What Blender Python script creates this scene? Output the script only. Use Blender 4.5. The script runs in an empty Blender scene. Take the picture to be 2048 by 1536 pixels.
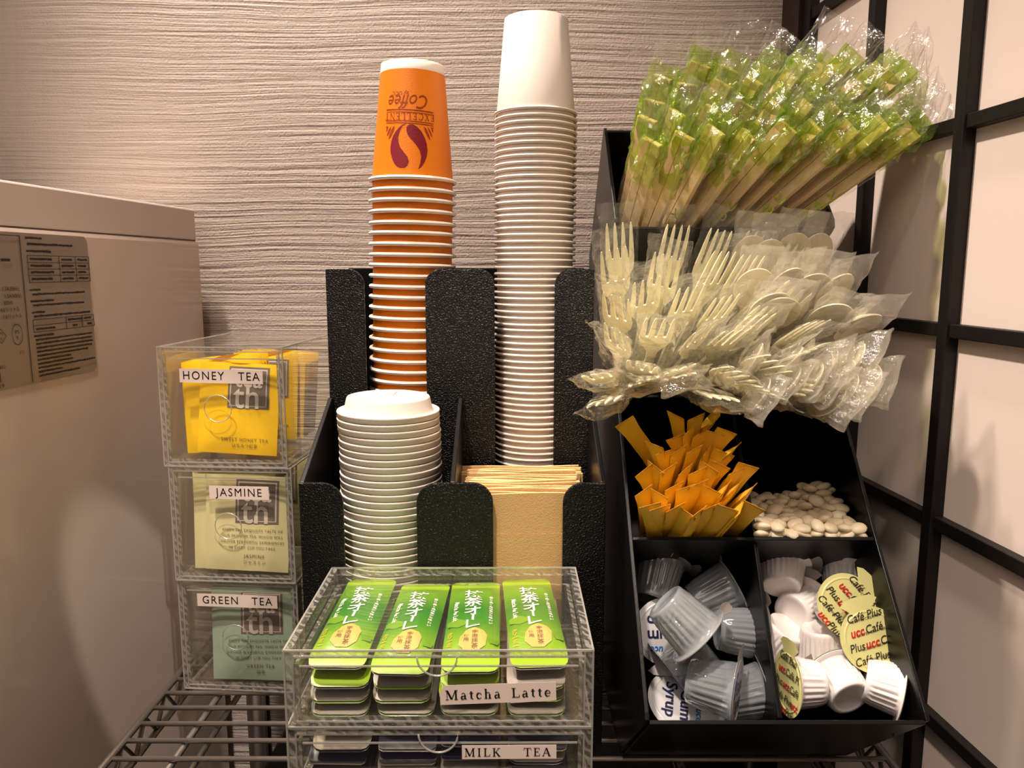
import bpy, bmesh, math, random
from mathutils import Vector, Matrix, Euler
from mathutils.geometry import tessellate_polygon
rnd = random.Random(7)
R = math.radians
S = bpy.context.scene
COL = S.collection
ZC = 1.30                      # camera height; the wire shelf lies 0.40 m below it
PIT = R(8.5)
CP, SP = math.cos(PIT), math.sin(PIT)

# ------------------------------------------------------------------ camera, world, lights
cd = bpy.data.cameras.new('camera'); cam = bpy.data.objects.new('camera', cd); COL.objects.link(cam)
cam.location = (0, 0, ZC); cam.rotation_euler = (R(90) - PIT, 0, 0)
cd.sensor_width = 36; cd.lens = 36 * 1540 / 2048; cd.clip_start = 0.01
S.camera = cam
S.view_settings.view_transform = 'Standard'; S.view_settings.look = 'None'
S.view_settings.gamma = 1; S.view_settings.use_curve_mapping = False
S.view_settings.exposure = 0.12
S.cycles.max_bounces = 12; S.cycles.transparent_max_bounces = 48
S.cycles.diffuse_bounces = 3; S.cycles.glossy_bounces = 3
S.cycles.use_adaptive_sampling = True; S.cycles.adaptive_threshold = .02
S.cycles.caustics_reflective = False; S.cycles.caustics_refractive = False
S.cycles.sample_clamp_indirect = 4
w = bpy.data.worlds.new('world'); S.world = w; w.use_nodes = True
w.node_tree.nodes['Background'].inputs[0].default_value = (1.0, 0.80, 0.66, 1)
w.node_tree.nodes['Background'].inputs[1].default_value = 0.13

def lamp(name, kind, loc, aim, power, col, size=.1, spot=None, blend=.3):
    d = bpy.data.lights.new(name, kind); d.energy = power; d.color = col
    if kind == 'AREA': d.shape = 'DISK'; d.size = size
    else: d.shadow_soft_size = size
    if spot: d.spot_size = R(spot); d.spot_blend = blend
    o = bpy.data.objects.new(name, d); COL.objects.link(o)
    o.location = (loc[0], loc[1], loc[2] + ZC)
    v = Vector((aim[0] - loc[0], aim[1] - loc[1], aim[2] - loc[2]))
    o.rotation_euler = v.to_track_quat('-Z', 'Y').to_euler()
    return o
WARM = (1.0, 0.85, 0.735)
lamp('key_downlight', 'SPOT', (-.62, .70, 1.38), (-.02, .65, -.2), 148, WARM, .04, 50, .75)
lamp('patch_spot', 'SPOT', (.10, -.10, 1.08), (-.392, .83, -.50), 48, WARM, .008, 6.5, .12)  # added narrow spot, throws the light patch on the appliance side
lamp('front_downlight', 'SPOT', (-.30, .02, 1.38), (-.12, .56, -.34), 125, WARM, .05, 37, .85)
lamp('organizer_fill', 'SPOT', (.14, -.10, 1.38), (.19, .54, -.24), 52, WARM, .05, 28, .8)  # fill lamp added to brighten the organizer and its contents
lamp('bounce_fill', 'AREA', (-.65, -.6, 1.0), (-.0, .8, -.2), 5, (1, .84, .72), 1.0)  # added soft fill standing in for light bounced off the ceiling

# ------------------------------------------------------------------ materials
def lin(c):
    return tuple((x / 12.92 if x <= .04045 else ((x + .055) / 1.055) ** 2.4) for x in [k / 255 for k in c]) + (1,)
MATS = {}
def nt(name):
    m = bpy.data.materials.new(name); m.use_nodes = True
    t = m.node_tree; t.nodes.clear()
    MATS[name] = m
    return m, t, t.nodes, t.links
def N(t, kind, **kw):
    n = t.nodes.new(kind)
    for k, v in kw.items():
        if k in n.inputs: n.inputs[k].default_value = v
        else: setattr(n, k, v)
    return n
def mat(name, c, rough=.5, spec=.5, metal=0, bump=0, bscale=200, var=.06, vscale=40, coat=0, sss=0, stretch=None, trans=0, alpha=1):
    m, t, ns, L = nt(name)
    out = N(t, 'ShaderNodeOutputMaterial'); p = N(t, 'ShaderNodeBsdfPrincipled')
    p.inputs['Roughness'].default_value = rough; p.inputs['Metallic'].default_value = metal
    p.inputs['Specular IOR Level'].default_value = spec; p.inputs['Coat Weight'].default_value = coat
    p.inputs['Coat Roughness'].default_value = .05
    p.inputs['Transmission Weight'].default_value = trans
    if sss: p.inputs['Subsurface Weight'].default_value = sss; p.inputs['Subsurface Radius'].default_value = (.004, .003, .002)
    tc = N(t, 'ShaderNodeTexCoord'); src = tc.outputs['Object']
    if stretch:
        mp = N(t, 'ShaderNodeMapping'); mp.inputs['Scale'].default_value = stretch
        L.new(src, mp.inputs['Vector']); src = mp.outputs['Vector']
    nz = N(t, 'ShaderNodeTexNoise'); nz.inputs['Scale'].default_value = vscale; nz.inputs['Detail'].default_value = 3
    L.new(src, nz.inputs['Vector'])
    mx = N(t, 'ShaderNodeMix', data_type='RGBA')
    lc = lin(c)
    mx.inputs[6].default_value = tuple(x * (1 - var) for x in lc[:3]) + (1,)
    mx.inputs[7].default_value = tuple(min(1, x * (1 + var)) for x in lc[:3]) + (1,)
    L.new(nz.outputs['Fac'], mx.inputs[0]); L.new(mx.outputs[2], p.inputs['Base Color'])
    if bump:
        b2 = N(t, 'ShaderNodeTexNoise'); b2.inputs['Scale'].default_value = bscale; b2.inputs['Detail'].default_value = 2
        L.new(src, b2.inputs['Vector'])
        bp = N(t, 'ShaderNodeBump'); bp.inputs['Strength'].default_value = bump; bp.inputs['Distance'].default_value = .002
        L.new(b2.outputs['Fac'], bp.inputs['Height']); L.new(bp.outputs['Normal'], p.inputs['Normal'])
    L.new(p.outputs[0], out.inputs[0])
    return m
def clear(name, tint, haze=.03, painted_refraction=0,  hazecol=(235, 228, 215), rough=.06, base=.05, gain=.9, bump=0, bscale=60, power=4):
    """thin clear plastic: see-through, fresnel sheen, a little milky scatter"""
    m, t, ns, L = nt(name)
    out = N(t, 'ShaderNodeOutputMaterial')
    tr = N(t, 'ShaderNodeBsdfTransparent'); tr.inputs[0].default_value = lin(tint)
    df = N(t, 'ShaderNodeBsdfDiffuse'); df.inputs[0].default_value = lin(hazecol)
    tl = N(t, 'ShaderNodeBsdfTranslucent'); tl.inputs[0].default_value = lin(hazecol)
    md = N(t, 'ShaderNodeMixShader'); md.inputs[0].default_value = .4
    L.new(df.outputs[0], md.inputs[1]); L.new(tl.outputs[0], md.inputs[2])
    gl = N(t, 'ShaderNodeBsdfGlossy'); gl.inputs['Roughness'].default_value = rough; gl.inputs['Color'].default_value = (1, 1, 1, 1)
    m1 = N(t, 'ShaderNodeMixShader'); m1.inputs[0].default_value = haze
    L.new(tr.outputs[0], m1.inputs[1]); L.new(md.outputs[0], m1.inputs[2])
    if painted_refraction:  # wavy haze stripes painted in to imitate refraction in the acrylic edges
        tcm = N(t, 'ShaderNodeTexCoord'); wv = N(t, 'ShaderNodeTexWave', bands_direction='DIAGONAL'); wv.inputs['Scale'].default_value = 70; wv.inputs['Distortion'].default_value = 9; wv.inputs['Detail'].default_value = 2
        L.new(tcm.outputs['Object'], wv.inputs['Vector'])
        mrm = N(t, 'ShaderNodeMapRange'); mrm.inputs[1].default_value = .35; mrm.inputs[2].default_value = .75; mrm.inputs[3].default_value = .07; mrm.inputs[4].default_value = .32
        L.new(wv.outputs['Fac'], mrm.inputs[0]); L.new(mrm.outputs[0], m1.inputs[0])
    lw = N(t, 'ShaderNodeLayerWeight'); lw.inputs['Blend'].default_value = .5
    pw = N(t, 'ShaderNodeMath', operation='POWER'); pw.inputs[1].default_value = power
    ma = N(t, 'ShaderNodeMath', operation='MULTIPLY_ADD'); ma.inputs[1].default_value = gain; ma.inputs[2].default_value = base
    ma.use_clamp = True
    L.new(lw.outputs['Facing'], pw.inputs[0]); L.new(pw.outputs[0], ma.inputs[0])
    m2 = N(t, 'ShaderNodeMixShader')
    L.new(ma.outputs[0], m2.inputs[0]); L.new(m1.outputs[0], m2.inputs[1]); L.new(gl.outputs[0], m2.inputs[2])
    if bump:
        tc = N(t, 'ShaderNodeTexCoord'); nz = N(t, 'ShaderNodeTexNoise'); nz.inputs['Scale'].default_value = bscale; nz.inputs['Detail'].default_value = 4
        L.new(tc.outputs['Object'], nz.inputs['Vector'])
        bp = N(t, 'ShaderNodeBump'); bp.inputs['Strength'].default_value = bump; bp.inputs['Distance'].default_value = .004
        L.new(nz.outputs['Fac'], bp.inputs['Height']); L.new(bp.outputs['Normal'], gl.inputs['Normal']); L.new(bp.outputs['Normal'], lw.inputs['Normal'])
    L.new(m2.outputs[0], out.inputs[0])
    return m
def ramp_mat(name, axis, stops, rough=.3, spec=.5, bump=.15, bscale=90, coat=.3):
    """printed colour bands along one local axis (a print, in metres)"""
    m, t, ns, L = nt(name)
    out = N(t, 'ShaderNodeOutputMaterial'); p = N(t, 'ShaderNodeBsdfPrincipled')
    p.inputs['Roughness'].default_value = rough; p.inputs['Specular IOR Level'].default_value = spec; p.inputs['Coat Weight'].default_value = coat; p.inputs['Coat Roughness'].default_value = .12
    tc = N(t, 'ShaderNodeTexCoord'); sx = N(t, 'ShaderNodeSeparateXYZ'); L.new(tc.outputs['Object'], sx.inputs[0])
    lo, hi = stops[0][0], stops[-1][0]
    mr = N(t, 'ShaderNodeMapRange'); mr.inputs[1].default_value = lo; mr.inputs[2].default_value = hi
    L.new(sx.outputs[axis], mr.inputs[0])
    cr = N(t, 'ShaderNodeValToRGB')
    e = cr.color_ramp.elements
    while len(e) < len(stops): e.new(.5)
    for k, (x, c) in enumerate(stops): e[k].position = (x - lo) / (hi - lo); e[k].color = lin(c)
    L.new(mr.outputs[0], cr.inputs[0]); L.new(cr.outputs[0], p.inputs['Base Color'])
    nz = N(t, 'ShaderNodeTexNoise'); nz.inputs['Scale'].default_value = bscale; L.new(tc.outputs['Object'], nz.inputs['Vector'])
    bp = N(t, 'ShaderNodeBump'); bp.inputs['Strength'].default_value = bump; bp.inputs['Distance'].default_value = .003
    L.new(nz.outputs['Fac'], bp.inputs['Height']); L.new(bp.outputs['Normal'], p.inputs['Normal'])
    L.new(p.outputs[0], out.inputs[0])
    return m
def plaster():
    m, t, ns, L = nt('combed_plaster')
    out = N(t, 'ShaderNodeOutputMaterial'); p = N(t, 'ShaderNodeBsdfPrincipled'); p.inputs['Roughness'].default_value = .8
    p.inputs['Specular IOR Level'].default_value = .2
    tc = N(t, 'ShaderNodeTexCoord')
    # slow warp so the combed lines wander
    mpw = N(t, 'ShaderNodeMapping'); mpw.inputs['Scale'].default_value = (3.0, 1, 9)
    wz = N(t, 'ShaderNodeTexNoise'); wz.inputs['Scale'].default_value = 1.0; wz.inputs['Detail'].default_value = 2
    L.new(tc.outputs['Object'], mpw.inputs['Vector']); L.new(mpw.outputs[0], wz.inputs['Vector'])
    va = N(t, 'ShaderNodeVectorMath', operation='MULTIPLY_ADD'); va.inputs[1].default_value = (0, 0, .02)
    L.new(wz.outputs['Color'], va.inputs[0]); L.new(tc.outputs['Object'], va.inputs[2])
    mp = N(t, 'ShaderNodeMapping'); mp.inputs['Scale'].default_value = (3.0, 1, 190)
    L.new(va.outputs[0], mp.inputs['Vector'])
    nz = N(t, 'ShaderNodeTexNoise'); nz.inputs['Scale'].default_value = 1; nz.inputs['Detail'].default_value = 4; nz.inputs['Roughness'].default_value = .6
    L.new(mp.outputs[0], nz.inputs['Vector'])
    gr = N(t, 'ShaderNodeTexNoise'); gr.inputs['Scale'].default_value = 380; gr.inputs['Detail'].default_value = 2
    L.new(tc.outputs['Object'], gr.inputs['Vector'])
    ad = N(t, 'ShaderNodeMath', operation='MULTIPLY_ADD'); ad.inputs[1].default_value = .22
    L.new(gr.outputs['Fac'], ad.inputs[0]); L.new(nz.outputs['Fac'], ad.inputs[2])
    bp = N(t, 'ShaderNodeBump'); bp.inputs['Strength'].default_value = .8; bp.inputs['Distance'].default_value = .0055
    L.new(ad.outputs[0], bp.inputs['Height']); L.new(bp.outputs[0], p.inputs['Normal'])
    vz = N(t, 'ShaderNodeTexNoise'); vz.inputs['Scale'].default_value = 2.0; L.new(tc.outputs['Object'], vz.inputs['Vector'])
    mx = N(t, 'ShaderNodeMix', data_type='RGBA'); mx.inputs[6].default_value = lin((206, 192, 182)); mx.inputs[7].default_value = lin((217, 203, 192))
    L.new(vz.outputs['Fac'], mx.inputs[0]); L.new(mx.outputs[2], p.inputs['Base Color'])
    L.new(p.outputs[0], out.inputs[0])
plaster()
mat('shoji_paper', (240, 222, 210), .85, .1, var=.02, vscale=8, bump=.05, bscale=60)
mat('black_wood', (22, 18, 16), .5, .3, var=.3, vscale=30, stretch=(8, 8, 1), bump=.15, bscale=120)
mat('brown_wood', (46, 32, 26), .5, .3, var=.3, vscale=30, stretch=(8, 8, 1))
mat('dark_floor', (52, 42, 36), .4, .4, var=.2, vscale=6)
mat('ceiling_paint', (225, 215, 205), .9, .1)
mat('gloss_white', (226, 209, 195), .16, .5, var=.01, coat=.35)
mat('lid_white', (222, 209, 199), .3, .4, var=.01)
mat('seam_dark', (90, 74, 64), .6)
mat('silver_label', (158, 145, 130), .38, .5, metal=.35, var=.03)
mat('label_ink', (58, 46, 38), .6, .2)
mat('wire_metal', (158, 148, 140), .38, .6, metal=.85, var=.1)
mat('black_plastic', (8, 8, 7), .34, .28, var=.1, bump=.05, bscale=300)
mat('pebbled_black', (8, 8, 7), .3, .34, var=.1, bump=.8, bscale=700)
mat('orange_print', (226, 122, 10), .5, .35, var=.03, vscale=60, bump=.12, bscale=900)
mat('white_paper', (226, 212, 200), .6, .3, var=.015)
mat('maroon_ink', (124, 18, 32), .55, .3, var=.25, vscale=900)
mat('brown_ink', (150, 52, 12), .55, .3)
mat('white_plastic', (230, 217, 204), .35, .45, var=.01, sss=.1)
mat('kraft', (205, 165, 112), .85, .1, var=.08, vscale=300, bump=.25, bscale=900)
mat('kraft_edge', (214, 174, 122), .9, .1, var=.15, vscale=500)
clear('acrylic', (254, 254, 252), .012, base=.035, gain=.55, rough=.02, bump=0)
clear('acrylic_edge', (240, 240, 236), .30, 1, (244, 238, 230), rough=.12, base=.12, gain=.5, bump=.9, bscale=160)
clear('acrylic_line', (235, 235, 228), .5, 0, (240, 235, 228), rough=.1, base=.25, gain=.5)
mat('tape', (226, 208, 196), .5, .3, var=.01)
mat('ink', (24, 20, 20), .6, .2)
mat('honey_foil', (255, 202, 10), .32, .5, var=.05, vscale=60, coat=.3, bump=.1, bscale=90)
mat('honey_side', (222, 150, 20), .45, .4, var=.08)
mat('jasmine_foil', (232, 222, 168), .34, .5, var=.03, coat=.25, bump=.12, bscale=60)
mat('green_foil', (166, 186, 164), .34, .5, var=.03, coat=.25, bump=.12, bscale=60)
mat('logo_grey', (122, 108, 98), .5, .3)
mat('logo_light', (214, 202, 190), .5, .3)
mat('small_print', (110, 94, 60), .6, .2)
ramp_mat('matcha_front', 1, [(-.062, (140, 176, 16)), (-.035, (114, 160, 18)), (-.012, (52, 128, 16)), (.008, (36, 116, 14)), (.03, (98, 150, 18)), (.062, (130, 170, 18))])
mat('matcha_flap', (148, 184, 20), .35, .5, coat=.3, bump=.1, bscale=60)
mat('matcha_leaf', (104, 150, 20), .4, .4)
mat('silver_foil', (146, 137, 130), .42, .5, metal=.25, var=.04, bump=.15, bscale=60)
mat('navy_foil', (26, 22, 66), .3, .5, var=.2, coat=.3, bump=.2, bscale=60)
mat('plum_foil', (92, 34, 48), .35, .5, coat=.3, bump=.2, bscale=60)
mat('badge_tan', (214, 170, 92), .5, .3, var=.12, vscale=90)
mat('white_ink', (240, 240, 230), .5, .3)
mat('gold_ink', (226, 176, 30), .5, .3)
mat('bamboo', (240, 208, 150), .6, .3, var=.13, vscale=60, stretch=(14, 1, 14), bump=.1, bscale=200)
clear('film', (255, 255, 255), .022, 0, (252, 246, 228), rough=.1, base=.025, gain=.6, bump=1.0, bscale=90, power=2.5)
clear('film_cloudy', (255, 255, 254), .12, 0, (250, 242, 226), rough=.22, base=.035, gain=.55, bump=1.0, bscale=110, power=2.5)
clear('film_green', (230, 240, 160), .34, 0, (150, 188, 60), rough=.18, base=.05, gain=.5, bump=1.0, bscale=80, power=2.5)
clear('film_lime', (238, 246, 196), .20, 0, (180, 206, 90), rough=.18, base=.06, gain=.6, bump=1.0, bscale=80, power=2.5)
mat('lime_ink', (176, 196, 40), .5, .3)
mat('red_ink', (206, 38, 30), .5, .3)
mat('fork_plastic', (252, 243, 206), .4, .45, var=.02, sss=.15)
mat('spoon_plastic', (248, 238, 208), .4, .45, var=.02, sss=.15)
mat('sugar_paper', (250, 198, 58), .5, .35, var=.07, vscale=120, bump=.1, bscale=300)
mat('sugar_edge', (196, 128, 26), .6, .3, var=.1)
mat('candy', (232, 216, 184), .4, .4, var=.06, vscale=50, sss=.15)
mat('pod_white', (236, 228, 224), .35, .45, var=.01, sss=.1)
clear('pod_clear', (246, 250, 252), .36, 0, (240, 247, 255), rough=.08, base=.07, gain=.75, power=2.2)
clear('pod_liquid', (228, 226, 218), .10, 0, (226, 222, 214), rough=.06, base=.06, gain=.6, power=2.5)
mat('pod_foil', (214, 210, 140), .34, .5, var=.04, coat=.2, bump=.12, bscale=120)
mat('syrup_foil', (206, 204, 204), .35, .5, var=.04, coat=.2, bump=.12, bscale=120)
mat('blue_ink', (20, 110, 190), .5, .3)
mat('navy_ink', (24, 26, 70), .5, .3)

# ------------------------------------------------------------------ mesh helpers
class MB:
    def __init__(s): s.v, s.f, s.m, s.s = [], [], [], []
    def add(s, vs, fs, mi=0, smooth=False, M=None):
        o = len(s.v)
        s.v += [tuple(M @ Vector(q)) if M is not None else tuple(q) for q in vs]
        for f in fs: s.f.append(tuple(i + o for i in f)); s.m.append(mi); s.s.append(smooth)
        return s
    def box(s, lo, hi, mi=0, M=None):
        x0, y0, z0 = lo; x1, y1, z1 = hi
        vs = [(x0, y0, z0), (x1, y0, z0), (x1, y1, z0), (x0, y1, z0), (x0, y0, z1), (x1, y0, z1), (x1, y1, z1), (x0, y1, z1)]
        return s.add(vs, [(3, 2, 1, 0), (4, 5, 6, 7), (0, 1, 5, 4), (1, 2, 6, 5), (2, 3, 7, 6), (3, 0, 4, 7)], mi, False, M)
    def panel(s, lo, hi, M=None, face=0, edge=1):
        """a thin sheet whose broad faces and narrow edges differ in look"""
        d = [hi[i] - lo[i] for i in range(3)]; k = d.index(min(d))
        x0, y0, z0 = lo; x1, y1, z1 = hi
        vs = [(x0, y0, z0), (x1, y0, z0), (x1, y1, z0), (x0, y1, z0), (x0, y0, z1), (x1, y0, z1), (x1, y1, z1), (x0, y1, z1)]
        for f, ax in (((3, 2, 1, 0), 2), ((4, 5, 6, 7), 2), ((0, 1, 5, 4), 1), ((1, 2, 6, 5), 0), ((2, 3, 7, 6), 1), ((3, 0, 4, 7), 0)):
            o = len(s.v)
        s.add(vs, [(3, 2, 1, 0), (4, 5, 6, 7)], face if k == 2 else edge, False, M)
        s.add(vs, [(0, 1, 5, 4), (2, 3, 7, 6)], face if k == 1 else edge, False, M)
        s.add(vs, [(1, 2, 6, 5), (3, 0, 4, 7)], face if k == 0 else edge, False, M)
        return s
    def lathe(s, prof, n=40, mi=0, M=None, flute=0, nfl=0, smooth=True, mis=None):
        vs, fs = [], []
        for (r, z, *fl) in prof:
            for k in range(n):
                a = 2 * math.pi * k / n
                rr = r + (flute * (1 if math.cos(nfl * a) > 0 else -1) * .5 if fl and fl[0] else 0)
                vs.append((rr * math.cos(a), rr * math.sin(a), z))
        for j in range(len(prof) - 1):
            for k in range(n):
                k2 = (k + 1) % n
                fs.append((j * n + k, j * n + k2, (j + 1) * n + k2, (j + 1) * n + k))
        o = len(s.f)
        s.add(vs, fs, mi, smooth, M)
        if mis:
            for j in range(len(prof) - 1):
                for k in range(n): s.m[o + j * n + k] = mis[j]
        return s
    def tube(s, pts, r, n=8, mi=0, M=None, closed=False):
        pts = [Vector(p) for p in pts]; vs, fs = [], []
        L = len(pts)
        for i, p in enumerate(pts):
            a = pts[(i - 1) % L] if (closed or i > 0) else p
            b = pts[(i + 1) % L] if (closed or i < L - 1) else p
            t = (b - a).normalized()
            u = t.cross(Vector((0, 0, 1)));
            if u.length < .1: u = t.cross(Vector((1, 0, 0)))
            u.normalize(); w_ = t.cross(u)
            for k in range(n):
                q = 2 * math.pi * k / n
                vs.append(p + u * r * math.cos(q) + w_ * r * math.sin(q))
        for i in range(L if closed else L - 1):
            j = (i + 1) % L
            for k in range(n):
                k2 = (k + 1) % n
                fs.append((i * n + k, i * n + k2, j * n + k2, j * n + k))
        if not closed:
            fs.append(tuple(range(n))[::-1]); fs.append(tuple((L - 1) * n + k for k in range(n)))
        return s.add(vs, fs, mi, True, M)
    def prism(s, poly, a0, a1, axis='x', mi=0, M=None):
        """poly: 2-D points; extruded along axis. x: poly=(y,z); y: poly=(x,z); z: poly=(x,y)"""
        def pt(p, t): return {'x': (t, p[0], p[1]), 'y': (p[0], t, p[1]), 'z': (p[0], p[1], t)}[axis]
        n = len(poly)
        vs = [pt(p, a0) for p in poly] + [pt(p, a1) for p in poly]
        fs = [tuple(range(n))[::-1], tuple(range(n, 2 * n))] + [(k, (k + 1) % n, n + (k + 1) % n, n + k) for k in range(n)]
        return s.add(vs, fs, mi, False, M)
    def loft(s, secs, mi=0, M=None, smooth=False):
        """rectangular sections (y, xc, halfw, zc, halft) along y"""
        vs, fs = [], []
        for (y, xc, hw, zc, ht) in secs:
            vs += [(xc - hw, y, zc - ht), (xc + hw, y, zc - ht), (xc + hw, y, zc + ht), (xc - hw, y, zc + ht)]
        for i in range(len(secs) - 1):
            o = 4 * i
            for k in range(4): fs.append((o + k, o + (k + 1) % 4, o + 4 + (k + 1) % 4, o + 4 + k))
        fs.append((3, 2, 1, 0)); o = 4 * (len(secs) - 1); fs.append((o, o + 1, o + 2, o + 3))
        return s.add(vs, fs, mi, smooth, M)
    def grid(s, fn, nu, nv, mi=0, smooth=True, M=None, wrap=False):
        vs = [fn(i / nu, j / nv) for j in range(nv + 1) for i in range(nu + (0 if wrap else 1))]
        w_ = nu if wrap else nu + 1
        fs = []
        for j in range(nv):
            for i in range(nu):
                i2 = (i + 1) % w_ if wrap else i + 1
                fs.append((j * w_ + i, j * w_ + i2, (j + 1) * w_ + i2, (j + 1) * w_ + i))
        return s.add(vs, fs, mi, smooth, M)
    def shape(s, poly, mi=0, M=None, bend=None, maxlen=None):
        """flat filled outline in x,y (tessellated), optionally wrapped on a surface"""
        bm = bmesh.new()
        q_ = [bm.verts.new((p[0], p[1], 0)) for p in poly]
        for tri in tessellate_polygon([[Vector((p[0], p[1], 0)) for p in poly]]):
            try: bm.faces.new([q_[i] for i in tri])
            except ValueError: pass
        bmesh.ops.recalc_face_normals(bm, faces=bm.faces[:])
        if bm.faces and sum(f.normal.z for f in bm.faces) < 0: bmesh.ops.reverse_faces(bm, faces=bm.faces[:])
        if maxlen:
            for _ in range(4):
                e = [e for e in bm.edges if e.calc_length() > maxlen]
                if not e: break
                bmesh.ops.subdivide_edges(bm, edges=e, cuts=1)
                bmesh.ops.triangulate(bm, faces=bm.faces[:])
        bm.verts.index_update()
        bm.normal_update()
        vs = [tuple(v.co) for v in bm.verts]
        fs = [tuple(v.index for v in f.verts) for f in bm.faces]
        bm.free()
        if bend: vs = [bend(*v) for v in vs]
        return s.add(vs, fs, mi, False, M)
    def text(s, body, size, mi=0, M=None, bend=None, align='CENTER', sx=1.0, shear=0, space=1.0, off=0.0):
        vs, fs = text_geo(body, align, shear, space, off)
        vs = [(x * size * sx, y * size, 0) for x, y in vs]
        if bend: vs = [bend(*v) for v in vs]
        return s.add(vs, fs, mi, False, M)
    def build(s, name, mats, parent=None, M=None, bevel=0, solid=0, sub=0):
        me = bpy.data.meshes.new(name)
        me.from_pydata(s.v, [], s.f)
        for k in mats: me.materials.append(MATS[k])
        me.polygons.foreach_set('material_index', s.m)
        me.polygons.foreach_set('use_smooth', s.s)
        me.update()
        o = bpy.data.objects.new(name, me); COL.objects.link(o)
        if parent: o.parent = parent
        if M is not None: o.matrix_local = M
        if solid: q = o.modifiers.new('solid', 'SOLIDIFY'); q.thickness = solid; q.offset = 0
        if bevel:
            q = o.modifiers.new('bevel', 'BEVEL'); q.width = bevel; q.segments = 2; q.limit_method = 'ANGLE'; q.angle_limit = R(40)
        if sub: q = o.modifiers.new('sub', 'SUBSURF'); q.levels = q.render_levels = sub
        return o
_TX = {}
def text_geo(body, align, shear, space, off):
    key = (body, align, shear, space, off)
    if key not in _TX:
        c = bpy.data.curves.new('tx', 'FONT'); c.body = body; c.align_x = align; c.align_y = 'CENTER'
        c.shear = shear; c.space_character = space; c.offset = off; c.resolution_u = 3; c.size = 1
        o = bpy.data.objects.new('tx', c)
        me = bpy.data.meshes.new_from_object(o)
        _TX[key] = ([(v.co.x, v.co.y) for v in me.vertices], [tuple(p.vertices) for p in me.polygons])
        bpy.data.meshes.remove(me); bpy.data.objects.remove(o); bpy.data.curves.remove(c)
    return _TX[key]
def tag(o, label, cat, group=None, kind=None):
    o['label'] = label; o['category'] = cat
    if group: o['group'] = group
    if kind: o['kind'] = kind
    return o
def thing(name, label, cat, M, group=None):
    o = bpy.data.objects.new(name, None); COL.objects.link(o); o.empty_display_size = .01
    o.matrix_world = M
    return tag(o, label, cat, group)
def dup(root, M, label, group=None):
    r = root.copy(); COL.objects.link(r); r.matrix_world = M; r['label'] = label
    if group: r['group'] = group
    for ch in KIDS.get(root.name, list(root.children)):
        c = ch.copy(); COL.objects.link(c); c.parent = r
        for g in ch.children:
            d = g.copy(); COL.objects.link(d); d.parent = c
    return r
KIDS = {}
def struct(o): o['kind'] = 'structure'; return o
def T(x, y, z): return Matrix.Translation((x, y, z))
def W(x, y, z): return Matrix.Translation((x, y, z + ZC))      # z given relative to the eye level
def RX(a): return Matrix.Rotation(R(a), 4, 'X')
def RY(a): return Matrix.Rotation(R(a), 4, 'Y')
def RZ(a): return Matrix.Rotation(R(a), 4, 'Z')
def at(u, v, Y):
    a, b = (u - 1024) / 1540, (v - 768) / 1540
    d = Y / (CP - b * SP)
    return Vector((a * d, Y, -d * (SP + b * CP)))
def frame(pos, ydir, zhint):
    """matrix with local +Y along ydir and local +Z near zhint; pos relative to eye level"""
    y = Vector(ydir).normalized(); z = Vector(zhint); z = (z - y * z.dot(y)).normalized(); x = y.cross(z)
    M = Matrix((x, y, z)).transposed().to_4x4(); M.translation = Vector(pos) + Vector((0, 0, ZC))
    return M
ONES = 'zeroth first second third fourth fifth sixth seventh eighth ninth tenth eleventh twelfth thirteenth fourteenth fifteenth sixteenth seventeenth eighteenth nineteenth'.split()
TENS = {20: 'twent', 30: 'thirt', 40: 'fort', 50: 'fift', 60: 'sixt'}
def nth(n):
    if n < 20: return ONES[n]
    t = n // 10 * 10
    return TENS[t] + 'ieth' if n == t else TENS[t] + 'y-' + ONES[n - t]

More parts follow.
